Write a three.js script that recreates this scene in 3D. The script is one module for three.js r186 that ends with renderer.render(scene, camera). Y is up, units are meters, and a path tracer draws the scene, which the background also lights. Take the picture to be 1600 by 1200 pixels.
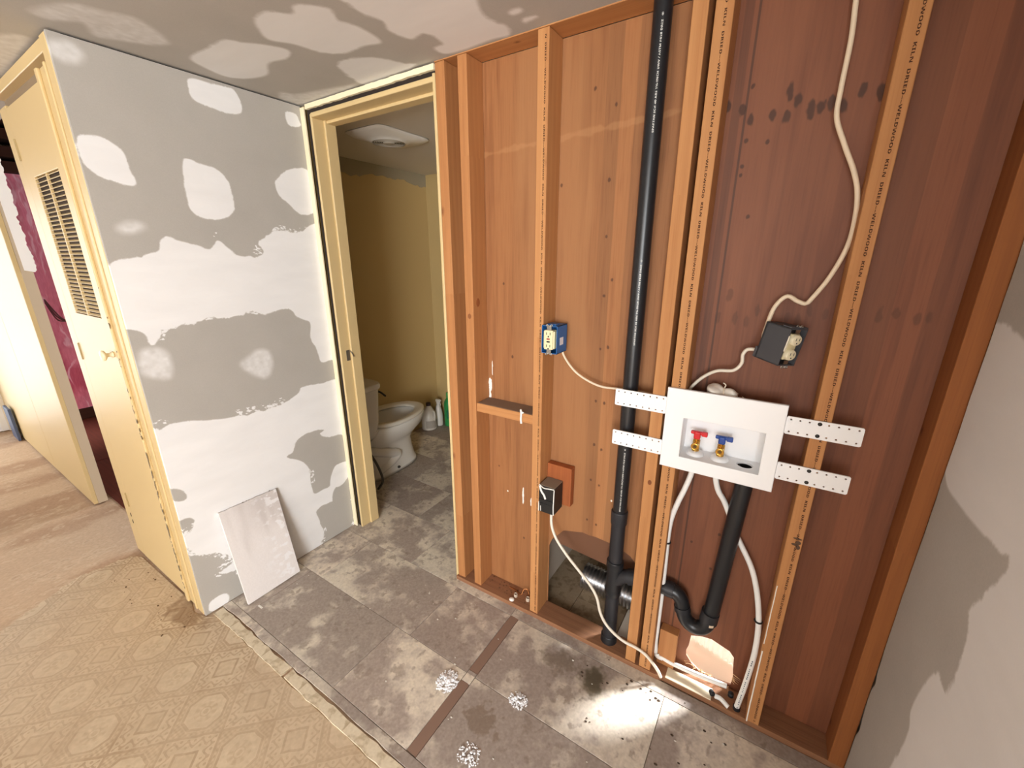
import * as THREE from 'three';
import { RoundedBoxGeometry } from 'three/addons/geometries/RoundedBoxGeometry.js';
import { mergeGeometries, mergeVertices } from 'three/addons/utils/BufferGeometryUtils.js';
import { RectAreaLightUniformsLib } from 'three/addons/lights/RectAreaLightUniformsLib.js';

// ------------------------------------------------------------------ camera, sky, sun, windows, exposure
const scene = new THREE.Scene();
const camera = new THREE.PerspectiveCamera(2 * Math.atan(600 / 649) * 180 / Math.PI, 4 / 3, 0.02, 100);
camera.position.set(0, 1.5, 1.26);
camera.rotation.order = 'YXZ';
camera.rotation.set(-17.1 * Math.PI / 180, 32.58 * Math.PI / 180, -0.07 * Math.PI / 180);

const renderer = new THREE.WebGLRenderer({ antialias: true });
renderer.toneMapping = THREE.LinearToneMapping;
renderer.toneMappingExposure = 0.86;
renderer.shadowMap.enabled = true;
RectAreaLightUniformsLib.init();

scene.background = new THREE.Color(0.86, 0.94, 1.0);
scene.backgroundIntensity = 2.6;

// low sun from behind the stud wall: it reaches the laundry only through an opening added in the utility chase
const sun = new THREE.DirectionalLight(new THREE.Color(0.94, 0.97, 1), 34);
sun.position.set(-0.01 + 0.27 * 8, 0.11 + 0.18 * 8, -0.09 - 0.33 * 8);
sun.target.position.set(-0.01, 0.11, -0.09);
sun.castShadow = true; sun.shadow.radius = 24;
sun.shadow.mapSize.set(2048, 2048);
Object.assign(sun.shadow.camera, { left: -3, right: 3, top: 3, bottom: -3, near: 0.1, far: 12 });
scene.add(sun, sun.target);

function windowLight(w, h, x, y, z, tx, ty, tz, L, col) {
  const l = new THREE.RectAreaLight(col, L, w, h);
  l.position.set(x, y, z); l.lookAt(tx, ty, tz); scene.add(l);
  return l;
}
windowLight(1.45, 1.35, 1.35, 1.38, 4.28, 1.35, 1.38, 0, 40, new THREE.Color(0.94, 0.975, 1));       // right-hand window of the room behind the camera
windowLight(1.4, 1.35, -0.25, 1.38, 4.28, -0.25, 1.38, 0, 9.2, new THREE.Color(1, 0.985, 0.96));         // left-hand window of the same wall
windowLight(0.55, 0.75, -3.2, 1.5, -1.58, -3.2, 1.5, 0, 34, new THREE.Color(1, 0.98, 0.96));            // added light in an unseen window, brightens the pink insulation
windowLight(1.5, 1.95, -5.62, 1.02, 1.75, 0, 1.02, 1.75, 3, new THREE.Color(1, 0.975, 0.94));       // glazed door at the end of the hall

// ------------------------------------------------------------------ helpers
let seed = 20240611;
const rnd = () => { seed = (seed + 0x6D2B79F5) | 0; let t = Math.imul(seed ^ (seed >>> 15), 1 | seed); t = (t + Math.imul(t ^ (t >>> 7), 61 | t)) ^ t; return ((t ^ (t >>> 14)) >>> 0) / 4294967296; };
const rr = (a, b) => a + (b - a) * rnd();
const clamp = (x, a = 0, b = 1) => Math.min(b, Math.max(a, x));
const lerp = (a, b, t) => a + (b - a) * t;
const sstep = (a, b, x) => { const t = clamp((x - a) / (b - a)); return t * t * (3 - 2 * t); };
function hash(ix, iy) { let h = Math.imul(ix, 374761393) + Math.imul(iy, 668265263); h = Math.imul(h ^ (h >>> 13), 1274126177); return ((h ^ (h >>> 16)) >>> 0) / 4294967296; }
function vnoise(x, y) {
  const ix = Math.floor(x), iy = Math.floor(y); let fx = x - ix, fy = y - iy;
  fx = fx * fx * (3 - 2 * fx); fy = fy * fy * (3 - 2 * fy);
  const a = hash(ix, iy), b = hash(ix + 1, iy), c = hash(ix, iy + 1), d = hash(ix + 1, iy + 1);
  return a + (b - a) * fx + (c - a) * fy + (a - b - c + d) * fx * fy;
}
function fbm(x, y, o = 4) { let s = 0, a = 0.5, n = 0; for (let i = 0; i < o; i++) { s += a * vnoise(x, y); n += a; x = x * 2.03 + 17.1; y = y * 2.03 + 5.7; a *= 0.5; } return s / n; }
const mix3 = (a, b, t) => [a[0] + (b[0] - a[0]) * t, a[1] + (b[1] - a[1]) * t, a[2] + (b[2] - a[2]) * t];
function tex(w, h, fn, srgb = true, wrap = true) {
  const d = new Uint8Array(w * h * 4);
  for (let j = 0; j < h; j++) for (let i = 0; i < w; i++) {
    const c = fn((i + 0.5) / w, (j + 0.5) / h), k = (j * w + i) * 4;
    d[k] = clamp(c[0], 0, 255); d[k + 1] = clamp(c[1], 0, 255); d[k + 2] = clamp(c[2], 0, 255); d[k + 3] = c.length > 3 ? clamp(c[3], 0, 255) : 255;
  }
  const t = new THREE.DataTexture(d, w, h, THREE.RGBAFormat);
  t.magFilter = THREE.LinearFilter; t.minFilter = THREE.LinearMipmapLinearFilter; t.generateMipmaps = true;
  if (srgb) t.colorSpace = THREE.SRGBColorSpace;
  t.wrapS = t.wrapT = wrap ? THREE.RepeatWrapping : THREE.ClampToEdgeWrapping;
  t.needsUpdate = true;
  return t;
}
// a painted mask: polygons in metres drawn to a canvas, read back as numbers 0..1
function mask(w, h, x0, y0, x1, y1, polys, blur = 0) {
  const cv = document.createElement('canvas'); cv.width = w; cv.height = h; const g = cv.getContext('2d');
  g.fillStyle = '#000'; g.fillRect(0, 0, w, h);
  for (const [pts, v] of polys) {
    const q = Math.round(v * 255); g.fillStyle = `rgb(${q},${q},${q})`; g.beginPath();
    const sm = new THREE.CatmullRomCurve3(pts.map(([a, b]) => new THREE.Vector3(a, b, 0)), true, 'centripetal').getPoints(pts.length * 6);
    sm.forEach((p, i) => { const X = (p.x - x0) / (x1 - x0) * w, Y = (p.y - y0) / (y1 - y0) * h; i ? g.lineTo(X, Y) : g.moveTo(X, Y); });
    g.closePath(); g.fill();
  }
  const src = g.getImageData(0, 0, w, h).data; let m = new Float32Array(w * h);
  for (let i = 0; i < w * h; i++) m[i] = src[i * 4] / 255;
  for (let pass = 0; pass < 2 && blur > 0; pass++) {
    const n = new Float32Array(w * h);
    for (let j = 0; j < h; j++) for (let i = 0; i < w; i++) { let s = 0, c = 0; for (let k = -blur; k <= blur; k++) { const ii = pass ? i : i + k, jj = pass ? j + k : j; if (ii >= 0 && jj >= 0 && ii < w && jj < h) { s += m[jj * w + ii]; c++; } } n[j * w + i] = s / c; }
    m = n;
  }
  return (x, y) => { const i = clamp(Math.floor((x - x0) / (x1 - x0) * w), 0, w - 1), j = clamp(Math.floor((y - y0) / (y1 - y0) * h), 0, h - 1); return m[j * w + i]; };
}
const M = (color, roughness = 0.7, extra = {}) => new THREE.MeshStandardMaterial({ color, roughness, ...extra });
const P = (color, roughness = 0.4, extra = {}) => new THREE.MeshPhysicalMaterial({ color, roughness, ...extra });

// geometry in world metres; uv in metres, v along the grain
function uvGrain(g, grain = 'y', du = 0, dv = 0) {
  if (g.index) g = g.toNonIndexed();
  const p = g.attributes.position, n = g.attributes.normal, uv = new Float32Array(p.count * 2);
  for (let i = 0; i < p.count; i++) {
    const x = p.getX(i), y = p.getY(i), z = p.getZ(i), ax = Math.abs(n.getX(i)), ay = Math.abs(n.getY(i)), az = Math.abs(n.getZ(i));
    let a, b;
    if (grain === 'y') { b = y; a = ax > az && ax > ay ? z : x; if (ay > ax && ay > az) { a = x; b = z; } }
    else if (grain === 'x') { b = x; a = ay > az ? z : y; if (ax > ay && ax > az) { a = z; b = y; } }
    else { b = z; a = ay > ax ? x : y; if (az > ax && az > ay) { a = x; b = y; } }
    uv[2 * i] = a + du; uv[2 * i + 1] = b + dv;
  }
  g.setAttribute('uv', new THREE.BufferAttribute(uv, 2));
  return g;
}
function bx(x0, x1, y0, y1, z0, z1, r = 0, grain = 'y', jitter = true) {
  const w = Math.abs(x1 - x0), h = Math.abs(y1 - y0), d = Math.abs(z1 - z0);
  const g = r > 0 ? new RoundedBoxGeometry(w, h, d, 2, Math.min(r, w / 2.01, h / 2.01, d / 2.01)) : new THREE.BoxGeometry(w, h, d);
  g.translate((x0 + x1) / 2, (y0 + y1) / 2, (z0 + z1) / 2);
  return uvGrain(g, grain, jitter ? rr(0, 3) : 0, jitter ? rr(0, 3) : 0);
}
const V = (a) => new THREE.Vector3(a[0], a[1], a[2]);
function tube(pts, r, seg = 64, rad = 12, tension = 0.5) { return new THREE.TubeGeometry(new THREE.CatmullRomCurve3(pts.map(V), false, 'centripetal', tension), seg, r, rad, false); }
function cyl(a, b, r0, r1 = r0, n = 24, open = false) {
  const A = V(a), B = V(b), d = B.clone().sub(A), g = new THREE.CylinderGeometry(r1, r0, d.length(), n, 1, open);
  g.applyQuaternion(new THREE.Quaternion().setFromUnitVectors(new THREE.Vector3(0, 1, 0), d.normalize()));
  return g.translate((a[0] + b[0]) / 2, (a[1] + b[1]) / 2, (a[2] + b[2]) / 2);
}
function lathe(pts, at, n = 32) { return new THREE.LatheGeometry(pts.map(([r, y]) => new THREE.Vector2(r, y)), n).translate(...at); }
function shape(pts, holes = []) {
  const s = new THREE.Shape(pts.map(([a, b]) => new THREE.Vector2(a, b)));
  for (const h of holes) s.holes.push(new THREE.Path(h.map(([a, b]) => new THREE.Vector2(a, b))));
  return s;
}
const circle = (cx, cy, r, n = 12, ry = r) => Array.from({ length: n }, (_, i) => [cx + r * Math.cos(-i / n * 2 * Math.PI), cy + ry * Math.sin(-i / n * 2 * Math.PI)]);
const rect = (x0, x1, y0, y1) => [[x0, y0], [x1, y0], [x1, y1], [x0, y1]];
function extrude(s, depth, z = 0, bevel = 0) { return new THREE.ExtrudeGeometry(s, { depth, bevelEnabled: bevel > 0, bevelThickness: bevel, bevelSize: bevel, bevelSegments: 2, curveSegments: 12, bevelOffset: -bevel }).translate(0, 0, z); }
const clean = (g) => { const o = g.index ? g.toNonIndexed() : g.clone(); for (const k of Object.keys(o.attributes)) if (!['position', 'normal', 'uv'].includes(k)) o.deleteAttribute(k); if (!o.attributes.uv) o.setAttribute('uv', new THREE.BufferAttribute(new Float32Array(o.attributes.position.count * 2), 2)); o.morphAttributes = {}; return o; };
const join = (...gs) => mergeGeometries(gs.flat().map(clean), false);
// rings of equal length -> closed skin
function loft(rings, cap0 = true, cap1 = true) {
  const n = rings[0].length, pos = [], idx = [];
  for (const r of rings) for (const p of r) pos.push(...p);
  for (let k = 0; k + 1 < rings.length; k++) for (let i = 0; i < n; i++) { const a = k * n + i, b = k * n + (i + 1) % n, c = a + n, d = b + n; idx.push(a, c, b, b, c, d); }
  const cap = (k, flip) => { const r = rings[k], c = [0, 0, 0]; r.forEach((p) => p.forEach((v, j) => { c[j] += v / n; })); const ci = pos.length / 3; pos.push(...c); for (let i = 0; i < n; i++) { const a = k * n + i, b = k * n + (i + 1) % n; flip ? idx.push(ci, b, a) : idx.push(ci, a, b); } };
  if (cap0) cap(0, false); if (cap1) cap(rings.length - 1, true);
  const g = new THREE.BufferGeometry(); g.setAttribute('position', new THREE.Float32BufferAttribute(pos, 3)); g.setIndex(idx); g.computeVertexNormals();
  return g;
}
const taken = {};
const numbered = (n) => { const k = taken[n] = (taken[n] ?? -1) + 1; return k ? `${n}_${String(k).padStart(3, '0')}` : n; };
function originOf(o) { const v = new THREE.Vector3(); for (; o && o !== scene; o = o.parent) v.add(o.position); return v; }
// a mesh whose geometry is given in world metres, hung under its thing or part
function part(name, g, m, parent) {
  const o = originOf(parent); g = g.clone().translate(-o.x, -o.y, -o.z);
  const mesh = new THREE.Mesh(g, m); mesh.name = name; mesh.castShadow = mesh.receiveShadow = true; parent.add(mesh);
  return mesh;
}
function thing(name, label, category, at, group) {
  const o = new THREE.Group(); o.name = numbered(name); o.position.set(...at); o.userData = { label, category }; if (group) o.userData.group = group;
  scene.add(o); return o;
}
function single(name, label, category, g, m, at, group, kind) {
  const mesh = new THREE.Mesh(g.clone().translate(-at[0], -at[1], -at[2]), m); mesh.position.set(...at); mesh.name = numbered(name); mesh.castShadow = mesh.receiveShadow = true;
  mesh.userData = { label, category }; if (group) mesh.userData.group = group; if (kind) mesh.userData.kind = kind;
  scene.add(mesh); return mesh;
}
function structure(name, label, category, g, m) {
  const mesh = g ? new THREE.Mesh(g, m) : new THREE.Group(); mesh.name = name; mesh.castShadow = mesh.receiveShadow = true; mesh.userData = { label, category, kind: 'structure' }; scene.add(mesh); return mesh;
}

// ------------------------------------------------------------------ textures and materials
function woodTex(base, dark, light, knots, s, w = 512, h = 1024) {   // 0.5 m across, 1 m along the grain
  return tex(w, h, (u, v) => {
    const x = u * 0.5, y = v;
    const warp = fbm(x * 6 + s, y * 1.3 + s, 3) * 0.05;
    const ring = 0.5 + 0.5 * Math.sin((x + warp) * 210 + 6 * fbm(x * 9 + s, y * 0.8, 2));
    const fine = fbm(x * 420 + s, y * 9, 2), broad = fbm(x * 14 + 3 * s, y * 1.1 + s, 3);
    let c = mix3(base, dark, 0.22 * ring * broad * 1.6 + 0.38 * Math.pow(fine, 3));
    c = mix3(c, light, 0.5 * sstep(0.5, 0.75, broad));
    for (const [kx, ky, kr] of knots) { const dx = (x - kx), dy = (y - ky) * 0.6, d = Math.hypot(dx, dy) / kr + 0.25 * (fbm(x * 90, y * 90, 2) - 0.5); if (d < 1.6) c = mix3(c, [90, 45, 20], (d < 0.6 ? 0.75 : 0.45 * (1 - (d - 0.6))) * (0.7 + 0.3 * Math.sin(d * 22))); }
    return c;
  });
}
const studTex = woodTex([180, 122, 72], [140, 85, 44], [192, 136, 85], [[0.12, 0.3, 0.008], [0.33, 0.72, 0.01], [0.44, 0.12, 0.006]], 3.1);
const studTexB = woodTex([187, 130, 78], [152, 94, 50], [198, 143, 90], [[0.2, 0.55, 0.009], [0.05, 0.9, 0.006]], 9.7);
const dirtyTex = woodTex([150, 104, 72], [84, 52, 32], [168, 124, 92], [[0.3, 0.4, 0.01]], 5.5);
for (const t of [studTex, studTexB, dirtyTex]) t.repeat.set(2, 1);
const bumpWood = tex(512, 512, (u, v) => { const f = 128 + 90 * (fbm(u * 220, v * 7, 2) - 0.5); return [f, f, f]; }, false); bumpWood.repeat.set(2, 2);
const mStud = M('#ffffff', 0.72, { map: studTex, bumpMap: bumpWood, bumpScale: 0.0006 });
const mStudB = M('#ffffff', 0.72, { map: studTexB, bumpMap: bumpWood, bumpScale: 0.0006 });
const mPlate = M('#ffffff', 0.85, { map: dirtyTex, bumpMap: bumpWood, bumpScale: 0.0008 });
const mDarkWood = M('#5a3a26', 0.85, { map: studTex });

const grain8 = tex(256, 256, () => { const f = 118 + rnd() * 20; return [f, f, f]; }, false);
const mCream = P('#d4ba88', 0.42);
const mCreamEdge = M('#f2e6c4', 0.65);
const mDrywall = M('#b9b1a8', 0.92);
const mPlainWall = M('#e9e2d4', 0.9);
const mCeilPlain = M('#b4aaa0', 0.92);
const mBlackGap = M('#2a201a', 0.9);
const mABS = P('#202124', 0.34);
const mABSdull = P('#26262a', 0.5);
const mWhitePlastic = P('#f4f4f5', 0.32);
const mPex = P('#efeeea', 0.35);
const mCable = P('#e9d6ba', 0.5);
const mCableWhite = P('#e6dccb', 0.5);
const mBrass = M('#d9ac56', 0.25, { metalness: 1 });
const mSteel = M('#b9b9b6', 0.35, { metalness: 1 });
const mBlack = M('#17171a', 0.6);
const mPorcelain = P('#eae6dd', 0.14, { clearcoat: 0.6, clearcoatRoughness: 0.08 });

// joint compound on the left drywall: outlines taken from the photograph, in metres (z along the wall, y up)
const LW = {"lens":[[0.765,1.848],[0.75,1.859],[0.708,1.864],[0.679,1.848],[0.659,1.83],[0.653,1.791],[0.648,1.731],[0.7,1.733],[0.734,1.745],[0.757,1.764],[0.77,1.804]],"blob":[[0.485,1.839],[0.438,1.831],[0.377,1.815],[0.35,1.778],[0.347,1.681],[0.374,1.65],[0.431,1.636],[0.481,1.646],[0.503,1.674],[0.504,1.733]],"top":[[0.418,2.105],[0.347,2.111],[0.265,2.109],[0.252,2.044],[0.298,2.024],[0.362,2.03],[0.416,2.041],[0.427,2.073]],"right":[[0.162,1.802],[0.112,1.852],[0.06,1.87],[0.005,1.873],[0.0,1.783],[-0.007,1.702],[0.066,1.683],[0.119,1.723],[0.154,1.753]],"rt":[[0.073,2.086],[0.024,2.09],[0.011,2.064],[0.007,2.05],[0.062,2.038]],"band":[[0.764,1.48],[0.731,1.495],[0.688,1.504],[0.624,1.524],[0.619,1.55],[0.592,1.57],[0.565,1.558],[0.519,1.546],[0.458,1.53],[0.432,1.562],[0.395,1.534],[0.371,1.508],[0.264,1.509],[0.271,1.559],[0.207,1.6],[0.074,1.61],[0.026,1.639],[-0.021,1.647],[-0.025,0.969],[0.005,0.992],[0.064,0.991],[0.084,1.064],[0.106,1.122],[0.098,1.195],[0.157,1.23],[0.188,1.269],[0.299,1.259],[0.354,1.269],[0.438,1.263],[0.509,1.26],[0.577,1.254],[0.64,1.244],[0.677,1.238],[0.703,1.196],[0.717,1.195],[0.728,1.236],[0.757,1.254],[0.79,1.269],[0.79,1.335],[0.79,1.48]],"low":[[0.79,0.867],[0.694,0.884],[0.613,0.864],[0.531,0.845],[0.31,0.837],[0.201,0.873],[0.192,0.89],[0.072,0.885],[-0.016,0.877],[-0.018,0.522],[-0.015,-0.02],[0.336,-0.014],[0.557,0.014],[0.593,0.068],[0.645,0.228],[0.711,0.279],[0.76,0.322],[0.79,0.421],[0.79,0.544],[0.79,0.747]]};
const LSoft = {"faint":[[0.775,2.09],[0.715,2.108],[0.695,2.084],[0.718,2.057],[0.76,2.053]],"strk":[[0.73,1.589],[0.685,1.616],[0.646,1.603],[0.66,1.587],[0.714,1.575]],"soft1":[[0.751,1.177],[0.711,1.184],[0.675,1.162],[0.683,1.06],[0.734,1.073],[0.763,1.094]],"hat":[[0.354,1.11],[0.311,1.094],[0.304,1.03],[0.33,0.982],[0.356,0.979],[0.438,1.059],[0.393,1.092]]};
const LG = {"g1":[[0.252,0.635],[0.168,0.652],[0.106,0.636],[0.13,0.624],[0.097,0.593],[-0.0,0.567],[-0.001,0.396],[0.061,0.416],[0.099,0.372],[0.12,0.312],[0.154,0.313],[0.206,0.313],[0.215,0.345],[0.215,0.464],[0.25,0.523],[0.314,0.572],[0.28,0.585]],"g2":[[0.208,0.216],[-0.008,0.164],[0.007,0.005],[0.211,0.007],[0.194,0.045],[0.203,0.136]],"g3":[[0.775,0.63],[0.732,0.598],[0.732,0.563],[0.77,0.574]],"g4":[[0.775,0.481],[0.727,0.47],[0.748,0.418],[0.775,0.419]],"g5":[[0.097,0.276],[0.002,0.317],[-0.012,0.162],[0.015,0.092],[0.108,0.145]]};
const LW2 = {"w10":[[0.062,0.413],[-0.01,0.4],[-0.008,0.329],[0.039,0.287],[0.095,0.291],[0.115,0.317],[0.094,0.377]],"b1":[[0.688,0.166],[0.623,0.176],[0.614,0.138],[0.675,0.152]],"b2":[[0.757,0.019],[0.739,0.056],[0.679,0.049],[0.672,0.022],[0.689,-0.007],[0.742,0.001]]};
const GREY = [180, 175, 168], MUD = [244, 243, 243];
function compoundTex(w, h, x0, y0, x1, y1, hard, soft, rag = 0.012, feather = 1) {
  const mh = mask(w, h, x0, y0, x1, y1, hard, feather), ms = mask(w, h, x0, y0, x1, y1, soft, 7);
  return tex(w, h, (u, v) => {
    const x = lerp(x0, x1, u), y = lerp(y0, y1, v);
    // trowel scrape: edges are ragged mostly where the noise says so
    const rough = sstep(0.42, 0.62, fbm(x * 5 + 3, y * 5 + 1, 2));
    const wx = (fbm(x * 40, y * 40, 3) - 0.5) * 2 * rag * (0.25 + (y < 1.63 ? 1.1 : 0.2) * rough), wy = (fbm(x * 40 + 50, y * 40 + 9, 3) - 0.5) * 2 * rag * (0.25 + (y < 1.63 ? 1.1 : 0.2) * rough);
    let m = mh(x + wx, y + wy);
    const scrape = fbm(x * 75 + y * 30, y * 130 - x * 40, 3);
    if (rag > 0.01 && y < 1.63 && rough > 0.6 && m < 0.5) { const near = Math.max(mh(x + wx, y - 0.03), mh(x + 0.02, y + wy), mh(x - 0.02, y)); if (near > 0.5 && scrape > 0.56) m = Math.max(m, sstep(0.56, 0.62, scrape)); }
    const s = ms(x, y) * (0.75 + 0.5 * (fbm(x * 60, y * 60, 2) - 0.5));
    const g = GREY.map((q) => q + 7 * (fbm(x * 9, y * 9, 3) - 0.5) + 5 * (hash(Math.floor(u * w), Math.floor(v * h)) - 0.5));
    const wh = MUD.map((q) => q - 9 * fbm(x * 6 + 7, y * 22, 3));
    return mix3(g, wh, clamp(Math.max(m, s)));
  }, true, false);
}
const entries = (o, v) => Object.values(o).map((p) => [p, v]);
const texLeft = compoundTex(560, 1500, -0.02, 0, 0.79, 2.13, [...entries(LW, 1), ...entries(LG, 0), ...entries(LW2, 1)], entries(LSoft, 0.85));
const CP = {"c2":[[-1.355,0.464],[-1.281,0.465],[-1.241,0.424],[-1.201,0.445],[-1.154,0.415],[-1.134,0.378],[-1.167,0.331],[-1.148,0.295],[-1.162,0.185],[-1.227,0.198],[-1.3,0.199],[-1.364,0.225],[-1.387,0.271],[-1.402,0.325],[-1.438,0.381],[-1.408,0.424]],"c3":[[-1.785,0.454],[-1.666,0.458],[-1.543,0.451],[-1.523,0.417],[-1.486,0.379],[-1.452,0.312],[-1.504,0.282],[-1.601,0.293],[-1.702,0.246],[-1.802,0.27],[-1.843,0.317],[-1.822,0.4]],"c4":[[-1.057,0.437],[-0.771,0.253],[-0.803,0.154],[-0.805,0.098],[-0.784,0.061],[-0.804,0.01],[-0.864,0.015],[-0.994,0.01],[-1.049,0.022],[-1.054,0.071],[-1.011,0.074],[-1.004,0.125],[-1.016,0.153],[-1.07,0.147],[-1.089,0.22],[-1.067,0.267],[-1.079,0.31],[-1.079,0.353]],"c5":[[-1.405,0.167],[-1.314,0.16],[-1.244,0.107],[-1.212,0.043],[-1.184,0.016],[-1.342,-0.005],[-1.478,-0.003],[-1.458,0.089]],"c6":[[-0.742,0.115],[-0.707,0.114],[-0.705,0.097],[-0.744,0.094]],"c6b":[[-0.734,0.059],[-0.691,0.06],[-0.691,0.049],[-0.733,0.04]]};
const CPS = {"c1":[[-1.669,0.752],[-1.654,0.711],[-1.624,0.648],[-1.654,0.595],[-1.719,0.536],[-1.773,0.556],[-1.825,0.625],[-1.853,0.67],[-1.784,0.715],[-1.837,0.773],[-1.826,0.811],[-1.711,0.779]],"c7":[[-1.82,0.125],[-1.801,0.088],[-1.623,0.045],[-1.497,0.009],[-1.846,-0.016],[-1.922,-0.01],[-1.905,0.077]],"c8":[[-2.077,0.828],[-2.029,0.797],[-2.033,0.773],[-2.206,0.765],[-2.539,0.765],[-2.6,0.9]]};
const texCeil = compoundTex(1400, 760, -2.6, -0.02, -0.3, 1.2, entries(CP, 0.86), entries(CPS, 0.7), 0.006, 4);
const RP = [[-0.1,1.333],[0.146,1.356],[0.397,1.143],[0.9,0.859],[0.9,0.2],[0.268,0.2],[0.262,0.522],[0.241,0.554],[0.284,0.712],[0.332,0.71],[0.321,0.857],[0.303,0.877],[0.356,1.023],[0.266,1.014],[0.133,1.006],[0.031,1.013],[-0.05,1.111]];
const texRight = compoundTex(420, 900, 0, 0, 1.0, 2.13, [[RP, 0.75]], [], 0.006);

// vinyl tile layout (metres): rows 12 in deep, joints along each row
const ROWS = [[0.667, 0.702, [-1.62, -1.3, -0.66, -0.2]], [0.36, 0.667, [-1.765, -1.155, -0.74, -0.13]], [0.052, 0.36, [-1.69, -1.08, -0.74, -0.13]], [-0.253, 0.052, [-2.0, -1.39, -0.78]], [-0.558, -0.253, [-2.25, -1.64, -1.03]], [-0.863, -0.558, [-2.0, -1.39, -0.78]], [-1.168, -0.863, [-2.3, -1.69, -1.08]], [-1.5, -1.168, [-2.05, -1.44, -0.83]]];
const FX0 = -2.6, FX1 = 0.4, FZ0 = -1.5, FZ1 = 0.72;
const rowOf = (z) => ROWS.findIndex(([a, b]) => z >= a && z < b);
const texFloor = tex(2048, 1516, (u, v) => {
  const x = lerp(FX0, FX1, u), z = lerp(FZ0, FZ1, v), r = Math.max(0, rowOf(z)), k = ROWS[r][2].filter((j) => x > j).length;
  const t = hash(r * 31 + 7, k * 17 + 3), t2 = hash(r * 13 + 1, k * 41 + 9), ox = t * 40, oz = t2 * 40;
  const cloud = fbm(x * 4.2 + ox, z * 4.2 + oz, 5), vein = fbm(x * 19 + oz + 2 * cloud, z * 19 + ox, 5), grit = fbm(x * 150, z * 150, 2), mott = fbm(x * 46 + ox, z * 46 + oz, 4);
  let c = mix3([182, 170, 158], [214, 203, 186], sstep(0.4, 0.66, cloud + 0.5 * (vein - 0.5)));
  c = mix3(c, [156, 142, 132], 0.75 * sstep(0.54, 0.36, cloud + 0.6 * (vein - 0.5)));
  c = mix3(c, [134, 119, 107], 0.5 * sstep(0.52, 0.7, mott) * sstep(0.46, 0.62, vein));
  c = mix3(c, [214, 203, 184], 0.45 * sstep(0.54, 0.7, 1 - mott) * sstep(0.42, 0.6, cloud));
  const tone = 0.95 + 0.12 * t; c = c.map((q, i) => q * (tone + (i === 0 ? 0.015 * (t2 - 0.5) : 0)) + 26 * (grit - 0.5));
  // dark smear by the bottom plate and brown scuffs further out
  const d1 = Math.hypot((x + 0.362) / 0.055, (z - 0.135) / 0.075) + 0.9 * (fbm(x * 45, z * 45, 3) - 0.5); c = mix3(c, [66, 58, 40], 0.72 * sstep(1.05, 0.4, d1));
  const d2 = Math.hypot((x + 0.5) / 0.09, (z - 0.13) / 0.05) + 1.2 * (fbm(x * 60 + 9, z * 60, 3) - 0.5); c = mix3(c, [98, 84, 68], 0.4 * sstep(1.0, 0.5, d2));
  const d3 = Math.hypot((x + 0.63) / 0.1, (z - 0.47) / 0.07) + 1.4 * (fbm(x * 50 + 30, z * 50, 3) - 0.5); c = mix3(c, [112, 92, 74], 0.45 * sstep(0.7, 0.35, d3));
  return c;
}, true, false);
const mTile = P('#ffffff', 0.62, { map: texFloor });
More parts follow.
